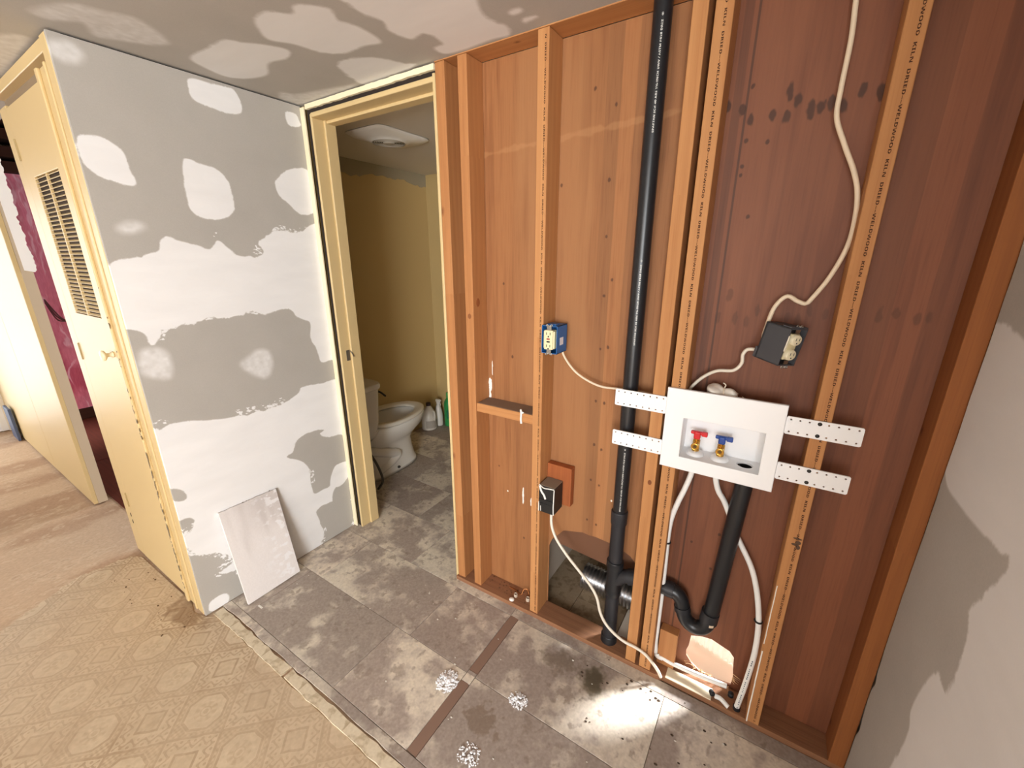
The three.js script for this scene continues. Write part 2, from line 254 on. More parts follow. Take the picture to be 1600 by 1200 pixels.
// printed sheet flooring: octagon medallions and framed squares on a 45 degree lattice, 0.231 m repeat, under a film of building dust
const LX0 = -2.8, LX1 = -0.6, LZ0 = 0.68, LZ1 = 1.9;
const texLino = tex(2048, 1136, (u, v) => {
  const x = lerp(LX0, LX1, u), z = lerp(LZ0, LZ1, v), w = (fbm(x * 30, z * 30, 2) - 0.5) * 0.02;
  const px = (x + 1.687) / 0.231 + w, pz = (z - 0.954) / 0.231 + w, a = px + pz, b = px - pz, ra = Math.round(a), rb = Math.round(b), la = a - ra, lb = b - rb;
  const med = ((ra + rb) & 1) === 0, lx = (la + lb) / 2, lz = (la - lb) / 2, sq = Math.max(Math.abs(la), Math.abs(lb)), R = Math.hypot(lx, lz), th = Math.atan2(lz, lx);
  const light = [222, 203, 172], dark = [160, 131, 100], mid = [192, 167, 134];
  let t = 0;                                   // 0 light .. 1 dark
  if (sq > 0.475) t = 0.9;
  else if (med) {
    const o = Math.max(Math.abs(lx), Math.abs(lz), (Math.abs(lx) + Math.abs(lz)) * 0.74);
    if (o < 0.25) { t = 0.05; if (R < 0.035 || (R > 0.06 && R < 0.078)) t = 0.5; else if (R < 0.15 && R > 0.08) t = 0.28 + 0.22 * Math.sin(th * 8); }
    else if (o < 0.285) t = 0.85; else if (o < 0.3) t = 0.3; else t = 0.55 + 0.35 * Math.sin(la * 60) * Math.sin(lb * 60);
  } else {
    if (sq < 0.17) t = 0.22 + 0.15 * (vnoise(la * 30, lb * 30)); else if (sq < 0.215) t = 0.95; else if (sq < 0.27) t = 0.12;
    else { const e = Math.abs(la) > Math.abs(lb) ? lb : la, q = sq - 0.36 + 0.045 * Math.sin(e * 26); t = Math.abs(q) < 0.022 ? 0.85 : 0.18; const dx = ((e * 8 + 20) % 1) - 0.5, dy = (sq - 0.425) * 8; if (dx * dx + dy * dy < 0.05) t = 0.85; const dy2 = (sq - 0.305) * 8; if (dx * dx + dy2 * dy2 < 0.04) t = 0.75; }
  }
  let c = t < 0.5 ? mix3(light, mid, t * 2) : mix3(mid, dark, t * 2 - 1);
  const dust = sstep(0.38, 0.72, fbm(x * 2.6 + 4, z * 2.6, 4) + 0.08), gr = fbm(x * 90, z * 90, 2), smear = fbm(x * 14, z * 14, 3);
  c = mix3(c, [200, 178, 150], 0.16 + 0.56 * dust);
  c = mix3(c, [168, 140, 110], 0.18 * sstep(0.55, 0.8, smear));
  const d1 = Math.hypot((x + 2.0) / 0.16, (z - 0.8) / 0.07) + 1.2 * (fbm(x * 30, z * 30, 3) - 0.5); c = mix3(c, [128, 98, 70], 0.6 * sstep(1, 0.5, d1));
  return c.map((q) => q + 16 * (gr - 0.5));
}, true, false);
const texSub = tex(1024, 1024, (u, v) => {
  const x = u * 2, z = v * 2, c = fbm(x * 2.2, z * 4.5, 4), s = fbm(x * 18, z * 30, 3), g = fbm(x * 120, z * 120, 2);
  let q = mix3([200, 174, 148], [178, 148, 122], sstep(0.4, 0.7, c)); q = mix3(q, [216, 196, 172], 0.5 * sstep(0.58, 0.75, s)); q = mix3(q, [148, 114, 88], 0.3 * sstep(0.7, 0.85, s));
  return q.map((k) => k + 18 * (g - 0.5));
});
texSub.repeat.set(0.5, 0.5);
const mSub = M('#ffffff', 0.95, { map: texSub });

// back of the panelling between the studs: A straw-coloured fir veneer, B red lauan, also darkened for the dimmer right bays
const NA = [[-0.566,1.977],[-0.498,1.925],[-0.505,1.725],[-0.504,1.559],[-0.475,1.427],[-0.5,1.374],[-0.5,1.194],[-0.473,1.202],[-0.504,1.002],[-0.473,1.0],[-0.501,0.831],[-0.471,0.818],[-0.505,0.683],[-0.471,0.669],[-0.511,0.505],[-0.473,0.496],[-0.668,1.722],[-0.9,1.4],[-0.86,1.12],[-0.93,0.62],[-0.8,0.3],[-0.75,1.8]];
const DRIP = [[-0.972, 0.95, 0.006, 0.05], [-0.968, 0.99, 0.009, 0.03], [-0.958, 1.06, 0.002, 0.03], [-0.806, 0.512, 0.004, 0.045], [-0.766, 0.494, 0.004, 0.022], [-0.885, 0.51, 0.003, 0.004], [-0.42, 0.62, 0.003, 0.004]];
function veneer(w, h, x0, x1, base, dark, light, s, bands, spots, extra) {
  return tex(w, h, (u, v) => {
    const x = lerp(x0, x1, u), y = v * 2.14, warp = fbm(x * 5 + s, y * 0.9, 3) * 0.07;
    const fig = fbm((x + warp) * 55 + s, y * 2.2, 3), fine = fbm(x * 420 + s, y * 14, 2), broad = fbm(x * 7 + s, y * 1.2 + s, 3);
    let c = mix3(base, dark, 0.42 * sstep(0.46, 0.75, fig) + 0.55 * Math.pow(fine, 3)); c = mix3(c, light, 0.55 * sstep(0.48, 0.7, broad));
    for (const [a, b, k] of bands) if (x > a && x < b) c = c.map((q) => q * k);
    for (const [sx, sy, rx, ry, k] of spots) { const d = Math.hypot((x - sx) / rx, (y - sy) / ry) + 0.9 * (fbm(x * 130, y * 60, 2) - 0.5); if (d < 1.1) c = mix3(c, [62, 34, 18], k * sstep(1.05, 0.6, d)); }
    return extra ? extra(c, x, y) : c;
  }, true, false);
}
const texA = veneer(760, 1400, -1.12, -0.2, [152, 101, 60], [120, 73, 39], [166, 116, 73], 2.3, [[-0.53, -0.485, 0.95], [-0.485, -0.44, 1.08], [-0.44, -0.41, 0.97], [-0.98, -0.86, 1.03]], NA.map(([a, b]) => [a, b, 0.005, 0.0065, 0.6]), (c, x, y) => {
  const d = Math.abs(y - 1.86 - 0.05 * (x + 0.7)) / 0.012 + 1.5 * (fbm(x * 40, y * 40, 2) - 0.5); c = mix3(c, [190, 140, 94], 0.3 * sstep(1, 0.3, d) * (x > -1.0 ? 1 : 0));
  for (const [dx, dy, rx, ry] of DRIP) { const q = Math.hypot((x - dx) / rx, (y - dy) / ry) + 0.9 * (fbm(x * 130, y * 70, 2) - 0.5); if (q < 1) c = [238, 234, 226]; }
  return c;
});
const SB1 = [[-0.198,1.871],[-0.163,1.857],[-0.139,1.831],[-0.09,1.839],[-0.06,1.826],[-0.06,1.877],[-0.041,1.859],[-0.012,1.833],[0.007,1.838],[0.028,1.843],[0.051,1.832],[0.081,1.86],[0.115,1.852]];
const SB2 = [[-0.148,1.33],[-0.103,1.33],[-0.074,1.321],[-0.052,1.355],[0.021,1.339],[0.067,1.363],[0.102,1.357],[0.208,1.36],[0.239,1.364],[0.278,1.357],[0.298,1.362],[-0.126,1.395],[-0.008,1.297],[0.045,1.33]];
const SB3 = [[-0.144,1.907],[-0.141,1.785],[-0.093,1.776],[-0.142,1.725],[-0.143,1.704],[-0.11,1.6],[-0.05,0.62],[-0.13,0.56],[-0.06,0.48]];
const texB = veneer(560, 1500, -0.26, 0.5, [126, 75, 48], [100, 55, 34], [140, 87, 58], 7.9, [[-0.185, -0.165, 0.86], [-0.155, -0.15, 0.7], [0.23, 0.29, 1.1]], [...SB1.map(([a, b], i) => [a, b, 0.008 + 0.003 * hash(i, 2), 0.015 + 0.009 * hash(i, 5), 0.75]), ...SB2.map(([a, b], i) => [a, b, 0.008, 0.013 + 0.01 * hash(i, 8), 0.28]), ...SB3.map(([a, b]) => [a, b, 0.005, 0.006, 0.7])]);
const mSheetA = M('#ffffff', 0.68, { map: texA }), mSheetB = M('#ffffff', 0.62, { map: texB });

// ------------------------------------------------------------------ the setting
structure('floor', 'dusty tan plywood subfloor of the hall', 'floor', uvGrain(new THREE.BoxGeometry(9.2, 0.12, 7).translate(-1.6, -0.068, 1.5), 'x'), mSub);

// vinyl tiles: each its own thin slab, joints open between them
const tileFloor = structure('floor_vinyl_tile', 'grey-brown stone-look vinyl tile floor of laundry and bathroom', 'floor', join(bx(-1.9, 0.378, -0.008, -0.0034, 0.0, 0.69, 0, 'x', false), bx(FX0, -0.76, -0.008, -0.0034, FZ0, 0.0, 0, 'x', false)), M('#8d8174', 0.95));
function tileGeo(x0, x1, z0, z1, front) {
  const g0 = 0.0011; let s;
  if (front) { const pts = [[x0 + g0, z0 + g0], [x1 - g0, z0 + g0]]; for (let i = 0; i <= 14; i++) { const t = 1 - i / 14, x = lerp(x0 + g0, x1 - g0, t); pts.push([x, z1 - 0.002 + 0.012 * (fbm(x * 9 + 2, 3, 3) - 0.5) + 0.004 * (fbm(x * 70, 9, 2) - 0.5)]); } s = shape(pts.map(([a, b]) => [a, -b])); }
  else s = shape([[x0 + g0, -z0 - g0], [x1 - g0, -z0 - g0], [x1 - g0, -z1 + g0], [x0 + g0, -z1 + g0]].reverse());
  const g = new THREE.ExtrudeGeometry(s, { depth: 0.0026, bevelEnabled: true, bevelThickness: 0.0008, bevelSize: 0.0008, bevelSegments: 1, bevelOffset: -0.0008 }).rotateX(-Math.PI / 2).translate(0, -0.0034, 0);
  const p = g.attributes.position, uv = g.attributes.uv;
  for (let i = 0; i < p.count; i++) uv.setXY(i, (p.getX(i) - FX0) / (FX1 - FX0), (p.getZ(i) - FZ0) / (FZ1 - FZ0));
  return g;
}
const mStrip = M('#8c7060', 0.7);
ROWS.forEach(([z0, z1, js], r) => {
  const xs = [r < 3 ? -1.9 : FX0, ...js.filter((j) => r >= 3 || j > -1.9), r < 3 ? 0.378 : (r === 3 ? 0.378 : -0.76)];
  for (let k = 0; k + 1 < xs.length; k++) {
    let a = xs[k], b = xs[k + 1]; if (b <= a) continue;
    if (r === 3 && a > -0.8) { part('vinyl_tile', tileGeo(a, b, 0.0, z1, false), mTile, tileFloor); continue; }
    if ((r === 1 || r === 2) && Math.abs(b + 0.74) < 1e-6) b = -0.78;
    part('vinyl_tile', tileGeo(a, b, z0, z1, r === 0), mTile, tileFloor);
  }
});
for (const [z0, z1] of [[0.045, 0.345], [0.392, 0.664]]) part('filler_strip', extrude(shape([[-0.779, -z1], [-0.741, -z1], [-0.741, -z0 - 0.006], [-0.748, -z0], [-0.772, -z0], [-0.779, -z0 - 0.006]].reverse()), 0.003).rotateX(-Math.PI / 2).translate(0, -0.0034, 0), mStrip, tileFloor);
part('vinyl_tile', tileGeo(-0.779, -0.741, 0.345, 0.392, false), mTile, tileFloor);

// sheet flooring with its torn edge toward the hall
const linoEdge = [[-2.55, 1.27], [-2.58, 1.21], [-2.62, 1.15], [-2.655, 1.09], [-2.70, 1.0], [-2.685, 0.92], [-2.69, 0.86], [-2.66, 0.80], [-2.60, 0.768]];
{
  const pts = [];
  for (let i = 0; i + 1 < linoEdge.length; i++) for (let k = 0; k < 6; k++) { const t = k / 6; pts.push([lerp(linoEdge[i][0], linoEdge[i + 1][0], t) + 0.016 * (rnd() - 0.5), lerp(linoEdge[i][1], linoEdge[i + 1][1], t) + 0.012 * (rnd() - 0.5)]); }
  pts.push([-2.05, 0.768], [-1.97, 0.79], [-1.9, 0.768]);
  for (let i = 0; i <= 24; i++) { const x = lerp(-1.86, -0.62, i / 24); pts.push([x, 0.744 + 0.006 * (rnd() - 0.5)]); }
  pts.push([-0.62, 1.88], [-2.3, 1.88], [-2.42, 1.5]);
  const g = new THREE.ExtrudeGeometry(shape(pts.map(([a, b]) => [a, -b])), { depth: 0.003, bevelEnabled: false }).rotateX(-Math.PI / 2).translate(0, -0.008, 0);
  const p = g.attributes.position, uv = g.attributes.uv; for (let i = 0; i < p.count; i++) uv.setXY(i, (p.getX(i) - LX0) / (LX1 - LX0), (p.getZ(i) - LZ0) / (LZ1 - LZ0));
  structure('floor_sheet_vinyl', 'worn tan patterned sheet flooring with torn edge', 'floor', g, P('#ffffff', 0.55, { map: texLino }));
}
// bare plywood lip between the two floorings, in two lengths
const texLip = tex(256, 256, (u, v) => { const c = fbm(u * 8, v * 8, 4), k = fbm(u * 40, v * 40, 2); return mix3([226, 212, 186], [176, 156, 126], sstep(0.5, 0.75, c) * 0.7 + 0.25 * k); }); texLip.repeat.set(4, 4);
const mLip = M('#ffffff', 0.9, { map: texLip });
const lip = structure('trim_1', 'pale torn plywood lip between patterned sheet flooring and tiles', 'trim');
for (const [a, b] of [[-1.89, -1.36], [-1.345, -0.62]]) {
  const top = [], bot = []; for (let i = 0; i <= 20; i++) { const x = lerp(a, b, i / 20); top.push([x, -(0.705 + 0.008 * (rnd() - 0.5))]); bot.push([x, -(0.743 + 0.006 * (rnd() - 0.5))]); }
  part('plywood_strip', uvGrain(extrude(shape([...bot, ...top.reverse()]), 0.006, 0, 0.0008).rotateX(-Math.PI / 2).translate(0, -0.008, 0), 'x'), mLip, lip);
}

// ceilings
{
  const g = uvGrain(new THREE.BoxGeometry(2.3, 0.013, 1.22).translate(-1.45, 2.1365, 0.59), 'x'); const p = g.attributes.position, uv = g.attributes.uv;
  for (let i = 0; i < p.count; i++) uv.setXY(i, (p.getX(i) + 2.6) / 2.3, (p.getZ(i) + 0.02) / 1.22);
  structure('ceiling', 'grey drywall ceiling with smeared joint compound', 'ceiling', g, M('#ffffff', 0.92, { map: texCeil }));
}
structure('ceiling_room', 'plain drywall ceiling over hall and room', 'ceiling', join(bx(-6, -2.6, 2.13, 2.2, 0.66, 4.5), bx(-2.6, -0.3, 2.13, 2.2, 1.2, 4.5), bx(-0.3, 2.8, 2.13, 2.2, -0.02, 4.5), bx(-2.6, -0.3, 2.143, 2.2, -0.02, 1.2)), mCeilPlain);
structure('ceiling_bathroom', 'grey painted bathroom ceiling', 'ceiling', bx(-2.7, 1.05, 2.13, 2.25, -1.65, -0.02), M('#dcd5c8', 0.7));

// left drywall with joint compound
{
  const g = bx(-1.913, -1.9, 0.001, 2.124, 0.0, 0.77, 0, 'y', false), p = g.attributes.position, uv = g.attributes.uv;
  for (let i = 0; i < p.count; i++) uv.setXY(i, (p.getZ(i) + 0.02) / 0.81, p.getY(i) / 2.13);
  structure('wall_left', 'grey drywall panel with broad white joint compound smears', 'wall', g, M('#ffffff', 0.9, { map: texLeft }));
}
// right drywall with a ragged edge on the stud side
{
  const pts = []; for (let i = 0; i <= 60; i++) { const y = i / 60 * 2.125; pts.push([0.012 + 0.012 * (fbm(y * 9, 1, 3) - 0.5) + 0.012 * sstep(0.66, 0.72, fbm(y * 22, 7, 2)), y + 0.002]); }
  const g = extrude(shape([[1.8, 0.002], [1.8, 2.127], ...pts.reverse()]), 0.013).rotateY(-Math.PI / 2).translate(0.391, 0, 0), p = g.attributes.position, uv = g.attributes.uv;
  for (let i = 0; i < p.count; i++) uv.setXY(i, p.getZ(i) / 1.0, p.getY(i) / 2.13);
  structure('wall_right', 'grey drywall beside the open studs with patches of compound', 'wall', g, M('#ffffff', 0.92, { map: texRight }));
}
const mYellow = P('#cbb07a', 0.36);
structure('wall_bathroom_left', 'mustard yellow painted bathroom wall', 'wall', bx(-2.7, -2.6, -0.008, 2.13, -1.6, 0.0), mYellow);
structure('wall_bathroom_back', 'mustard yellow bathroom end wall', 'wall', bx(-2.7, -0.75, -0.008, 2.13, -1.62, -1.5), mYellow);
structure('wall_bathroom_right', 'bathroom wall beside the utility chase', 'wall', bx(-0.77, -0.74, -0.008, 2.13, -1.6, -0.1), mYellow);
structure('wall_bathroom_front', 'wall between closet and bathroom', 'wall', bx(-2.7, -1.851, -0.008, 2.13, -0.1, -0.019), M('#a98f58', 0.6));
// torn plaster edge along the bathroom ceiling line
{
  const pts = [[-1.5, 2.129]], low = []; for (let i = 0; i <= 60; i++) { const z = lerp(-1.5, -0.1, i / 60); low.push([z, 2.129 - 0.055 - 0.05 * fbm(z * 5, 2, 3) + 0.03 * (fbm(z * 34, 8, 2) - 0.5)]); }
  const g = extrude(shape([...low, [-0.1, 2.129], ...pts]), 0.003).rotateY(-Math.PI / 2).translate(-2.597, 0, 0);
  structure('trim_2', 'torn pale plaster band under bathroom ceiling', 'trim', g, M('#a89e86', 0.95));
}
// shell of the room behind the camera and of the rooms further left
structure('wall_room_back', 'room wall with two windows behind the camera', 'wall', join(bx(-6, -1.0, -0.008, 2.2, 4.3, 4.4), bx(0.5, 0.58, -0.008, 2.2, 4.3, 4.4), bx(2.13, 2.8, -0.008, 2.2, 4.3, 4.4), bx(-1.0, 2.13, -0.008, 0.66, 4.3, 4.4), bx(-1.0, 2.13, 2.1, 2.2, 4.3, 4.4)), mPlainWall);
structure('wall_room_right', 'outer wall of the room on the right', 'wall', join(bx(2.7, 2.8, -0.008, 2.2, 1.7, 4.4), bx(0.391, 2.8, -0.008, 2.2, 1.7, 1.8), bx(0.391, 0.48, -0.008, 2.2, -0.1, 1.8)), mPlainWall);
structure('wall_hall_end', 'outer wall around the glazed door at the end of hall', 'wall', join(bx(-5.85, -5.72, -0.008, 2.7, -1.6, 0.78), bx(-5.85, -5.72, -0.008, 2.2, 2.6, 4.4), bx(-5.85, -5.72, 2.06, 2.2, 0.78, 2.6)), mPlainWall);
const glass = P('#ffffff', 0.02, { transmission: 1, thickness: 0 });
function windowUnit(n, label, x0, x1, y0, y1, z0, z1) {
  const w = structure('window_' + n, label, 'window'), zm = (z0 + z1) / 2, xm = (x0 + x1) / 2;
  part('window_frame', join(bx(x0, x1, y0, y0 + 0.05, z0, z1), bx(x0, x1, y1 - 0.05, y1, z0, z1), bx(x0, x0 + 0.05, y0, y1, z0, z1), bx(x1 - 0.05, x1, y0, y1, z0, z1), bx(xm - 0.025, xm + 0.025, y0, y1, z0 + 0.01, z1 - 0.01)), mWhitePlastic, w);
  part('pane', bx(x0 + 0.05, xm - 0.025, y0 + 0.05, y1 - 0.05, zm - 0.002, zm + 0.002), glass, w); part('pane', bx(xm + 0.025, x1 - 0.05, y0 + 0.05, y1 - 0.05, zm - 0.002, zm + 0.002), glass, w);
}
windowUnit(1, 'right-hand window behind the camera', 0.58, 2.13, 0.66, 2.1, 4.32, 4.39);
windowUnit(2, 'left-hand window behind the camera', -1.0, 0.5, 0.66, 2.1, 4.32, 4.39);
windowUnit(3, 'added unseen window of the stripped room', -3.5, -2.9, 1.1, 1.9, -1.69, -1.62);  // added together with its area light to brighten the insulation
const d1 = structure('door_1', 'glazed outer door at the far end of hall', 'door');
part('door_frame', join(bx(-5.8, -5.72, 0, 2.06, 0.78, 0.82), bx(-5.8, -5.72, 0, 2.06, 2.54, 2.6), bx(-5.8, -5.72, 1.98, 2.06, 0.78, 2.6), bx(-5.79, -5.73, 0, 0.06, 0.78, 2.6), bx(-5.79, -5.73, 0, 2.0, 1.66, 1.72)), mWhitePlastic, d1);
part('pane', bx(-5.762, -5.758, 0.06, 1.98, 0.82, 1.66), glass, d1); part('pane', bx(-5.762, -5.758, 0.06, 1.98, 1.72, 2.54), glass, d1);
structure('ground_outside', 'pale bright ground outside the doors', 'ground', bx(-16, 16, -0.4, -0.3, -16, 16), M('#c9c4b8', 0.95));

// hall wall beyond the opening: two cream panels with an open seam
const hallWall = structure('wall_hall', 'cream painted hall partition past the opening', 'wall', bx(-5.72, -3.452, 0.002, 2.128, 0.69, 0.735), M('#c4b29a', 0.8));
part('wall_panel', bx(-4.318, -3.45, 0.004, 2.126, 0.735, 0.756, 0.003), mCream, hallWall);
part('wall_panel', bx(-5.72, -4.322, 0.004, 2.126, 0.735, 0.756, 0.003), mCream, hallWall);
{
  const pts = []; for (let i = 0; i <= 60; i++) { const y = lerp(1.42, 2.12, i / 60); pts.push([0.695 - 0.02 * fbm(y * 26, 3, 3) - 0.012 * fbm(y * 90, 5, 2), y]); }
  part('daylight_strip', extrude(shape([[0.722, 1.43], [0.728, 2.12], ...pts.reverse()]), 0.006).rotateY(-Math.PI / 2).translate(-3.444, 0, 0), M('#f6f3f2', 0.9), hallWall);  // white strip standing in for daylight along the reveal edge
}
// stripped room beyond: shell and red-brown floor
structure('wall_stripped_room', 'shell of the stripped room beyond the opening', 'wall', join(bx(-5.72, -3.5, -0.008, 2.7, -1.7, -1.6), bx(-2.9, -2.7, -0.008, 2.7, -1.7, -1.6), bx(-3.5, -2.9, -0.008, 1.1, -1.7, -1.6), bx(-3.5, -2.9, 1.9, 2.7, -1.7, -1.6), bx(-2.78, -2.7, 2.13, 2.7, -1.6, 0.68), bx(-5.8, -2.7, 2.2, 2.7, 0.64, 0.7)), mDarkWood);
structure('ceiling_stripped_room', 'dark roof boards over the stripped room', 'ceiling', bx(-5.8, -2.65, 2.66, 2.75, -1.7, 0.75), mDarkWood);
structure('floor_stripped_room', 'red-brown bare floor of the stripped room', 'floor', bx(-5.7, -2.74, -0.008, -0.002, -1.6, 0.665, 0, 'x'), M('#a4614a', 0.8, { map: dirtyTex }));
structure('trim_3', 'dark gap in the red-brown floor', 'trim', bx(-4.25, -4.235, -0.002, 0.001, 0.1, 0.665), M('#5a2318', 0.9));

// utility chase behind the studs: added opening admits sun, added partition blocks stray light
structure('wall_chase', 'boards of the utility chase with added sun opening and partition', 'wall', join(extrude(shape(rect(-0.76, 1.05, -0.008, 2.13), [rect(-0.12, 0.86, 0.03, 0.9).reverse()]), 0.03, -0.66), bx(1.0, 1.05, -0.008, 2.13, -0.63, -0.1), bx(0.391, 1.05, -0.008, 2.13, -0.13, -0.1), bx(-0.74, 1.0, 1.0, 1.03, -0.63, -0.1), bx(-0.74, -0.735, -0.008, 1.0, -0.63, -0.1), bx(-0.262, -0.252, 0.14, 1.0, -0.63, -0.1), bx(-0.262, -0.252, 0, 1.0, -0.63, -0.36), bx(-0.262, -0.252, 0, 1.0, -0.2, -0.1)), M('#b3a595', 0.9));
structure('floor_bounce_board', 'pale board added behind the right wall hole to brighten it', 'floor', bx(-0.357, 0.2, -0.008, -0.002, -0.63, -0.1, 0.001, 'z'), M('#ece4d6', 0.9));  // pale board added to throw light into the hole
const chaseFloor = structure('floor_chase', 'dusty boards on the floor of the utility chase', 'floor'), mPlank = M('#a89c90', 0.9, { map: texLip });
for (const [a, b] of [[-0.74, -0.575], [-0.572, -0.36], [0.203, 1.0]]) part('plank', bx(a, b, -0.008, -0.002, -0.63, -0.1, 0.001, 'z'), mPlank, chaseFloor);

// ------------------------------------------------------------------ the open stud wall
const wallBack = structure('wall_back', 'open stud wall with plumbing and wiring', 'wall');
const STUD = [[-1.115, -1.074, mStud], [-1.017, -0.979, mStud], [-0.715, -0.677, mStudB], [-0.29, -0.253, mStudB], [-0.238, -0.197, mStudB], [0.119, 0.157, mStudB], [0.342, 0.382, M('#d6bf9f', 0.75, { map: studTex })]];  // end stud: same wood tinted darker for the dimmer corner
const PLATE = 0.018;
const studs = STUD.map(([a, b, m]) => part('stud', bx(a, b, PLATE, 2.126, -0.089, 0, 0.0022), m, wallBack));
part('top_plate', bx(-1.118, 0.385, 2.127, 2.165, -0.089, 0, 0.002, 'x'), mStudB, wallBack);
{ // bottom plate: whole to the left, cut away by the pipes on the right
  const cut = [[-1.118, 0.012], [-1.118, -0.089], [-0.41, -0.089], [-0.41, -0.078], [-0.335, -0.078], [-0.335, -0.089], [0.384, -0.089], [0.384, -0.001], [0.07, 0.0], [0.03, -0.004], [-0.15, -0.006], [-0.17, 0.004], [-0.6, 0.006]];
  part('bottom_plate', uvGrain(extrude(shape(cut.map(([a, b]) => [a, -b])), PLATE + 0.004, 0, 0.0015).rotateX(-Math.PI / 2).translate(0, -0.0035, 0), 'x', 0.7, 0.3), mPlate, wallBack);
}
const hole1 = [[-0.674, PLATE - 0.01], [-0.674, 0.315], [-0.66, 0.353], [-0.631, 0.387], [-0.612, 0.412], [-0.603, 0.417], [-0.577, 0.424], [-0.555, 0.43], [-0.527, 0.438], [-0.5, 0.436], [-0.473, 0.439], [-0.412, 0.435], [-0.373, 0.428], [-0.33, 0.41], [-0.292, 0.37], [-0.292, PLATE - 0.01]];
const hole2 = [[-0.085, 0.172], [-0.05, 0.188], [-0.019, 0.194], [0.041, 0.176], [0.057, 0.157], [0.061, 0.106], [0.066, 0.07], [0.063, 0.034], [0.02, 0.026], [-0.041, 0.03], [-0.07, 0.049], [-0.091, 0.076], [-0.094, 0.096], [-0.088, 0.124]];
function sheetUV(g, x0, x1) { const p = g.attributes.position, uv = g.attributes.uv; for (let i = 0; i < p.count; i++) uv.setXY(i, (p.getX(i) - x0) / (x1 - x0), p.getY(i) / 2.14); return g; }
part('panel_sheet', sheetUV(extrude(shape(rect(-1.116, -0.258, -0.004, 2.126), [hole1.slice().reverse()]), 0.006, -0.0955), -1.12, -0.2), mSheetA, wallBack);
part('panel_sheet', sheetUV(extrude(shape(rect(-0.2575, 0.6, -0.004, 2.126), [hole2]), 0.006, -0.0955), -0.26, 0.5), mSheetB, wallBack);
part('hardboard_scrap', extrude(shape([[-0.70, 0.34], [-0.64, 0.318], [-0.43, 0.302], [-0.28, 0.27], [-0.26, 0.47], [-0.70, 0.47]]), 0.004, -0.125), M('#6f4a33', 0.8), wallBack);
const shelf = part('blocking', bx(-0.9785, -0.7155, 0.894, 0.93, -0.089, -0.004, 0.0015, 'x'), mStudB, wallBack);
part('dust', bx(-0.975, -0.72, 0.9301, 0.9312, -0.088, -0.008), M('#8a7460', 1), shelf);
// stamped mill lettering down three stud edges
function lettering(text, len, px, color, seedN) {
  const cv = document.createElement('canvas'); cv.width = 2048; cv.height = px; const g = cv.getContext('2d');
  g.clearRect(0, 0, 2048, px); g.fillStyle = '#fff'; g.font = `bold ${Math.round(px * 0.78)}px sans-serif`; g.textBaseline = 'middle';
  g.save(); const w0 = g.measureText(text).width; g.scale(2048 / w0, 1); g.fillText(text, 0, px * 0.54); g.restore();
  const src = g.getImageData(0, 0, 2048, px).data;
  // ink wears toward the top of the letters
  return tex(2048, px, (u, v) => { const i = Math.min(2047, Math.floor(u * 2048)), j = Math.min(px - 1, Math.floor((1 - v) * px)), a = src[(j * 2048 + i) * 4 + 3]; const worn = fbm(u * 140 + seedN, v * 3, 2); return [...color, a * sstep(0.22, 0.5, worn + 0.25 * (1 - v) - 0.02)]; });
}
const stamp = lettering('WELDWOOD  KILN  DRIED\u2014', 1, 40, [66, 34, 16], 4);
const mStamp = M('#ffffff', 0.9, { map: stamp, transparent: true });
for (const [i, x0, w] of [[2, -0.692, 0.009], [4, -0.219, 0.010], [5, 0.139, 0.010]]) {
  const len = 2.08, g = new THREE.BufferGeometry(), y1 = 2.11, z = 0.0007, rep = 10, off = 0.3 * i;
  g.setAttribute('position', new THREE.Float32BufferAttribute([x0, y1, z, x0 + w, y1, z, x0 + w, y1 - len, z, x0, y1 - len, z], 3));
  g.setAttribute('normal', new THREE.Float32BufferAttribute([0, 0, 1, 0, 0, 1, 0, 0, 1, 0, 0, 1], 3));
  g.setAttribute('uv', new THREE.Float32BufferAttribute([off, 0, off, 1, off + rep, 1, off + rep, 0], 2));
  g.setIndex([0, 2, 1, 0, 3, 2]);
  part('stamped_lettering', g, mStamp, studs[i]);
}
// dried white paint runs
const mDrip = P('#f3efe6', 0.45);
{
  const pts = []; for (let i = 0; i <= 40; i++) { const y = lerp(0.571, 0.017, i / 40); pts.push([0.1225 + 0.0012 * (fbm(y * 50, 2, 2) - 0.5), y, 0.0008]); }
  const gs = [tube(pts.slice(0, 17), 0.0014, 40, 6), tube(pts.slice(18), 0.0021, 60, 6)];
  part('paint_run', join(gs), mDrip, studs[5]);
}
part('paint_run', join(tube([[-0.765, 0.945, 0.001], [-0.762, 0.93, 0.003], [-0.764, 0.905, 0.0015], [-0.763, 0.89, 0.0005]], 0.004, 20, 8), tube([[-0.772, 0.94, -0.01], [-0.763, 0.936, 0.0], [-0.755, 0.933, 0.0]], 0.004, 12, 8)), mDrip, shelf);
// bruised, scorched patch on the right-hand text stud
part('gouge', join([[0.144, 0.742, 0.011, 0.003], [0.147, 0.73, 0.007, 0.006], [0.141, 0.722, 0.009, 0.004], [0.149, 0.715, 0.005, 0.007]].map(([x, y, a, b]) => new THREE.IcosahedronGeometry(1, 2).scale(a, b, 0.001).translate(x, y, 0))), M('#5a4230', 0.85), studs[5]);
part('knot', new THREE.SphereGeometry(1, 14, 10).scale(0.008, 0.01, 0.001).translate(-0.998, 1.28, 0.0), M('#85502a', 0.8), studs[1]);
part('knot', new THREE.SphereGeometry(1, 14, 10).scale(0.0012, 0.016, 0.012).translate(-0.979, 1.33, -0.03), M('#94552a', 0.8), studs[1]);
part('knot', new THREE.SphereGeometry(1, 14, 10).scale(0.006, 0.009, 0.001).translate(-0.27, 0.79, 0.0), M('#7a4522', 0.8), studs[3]);

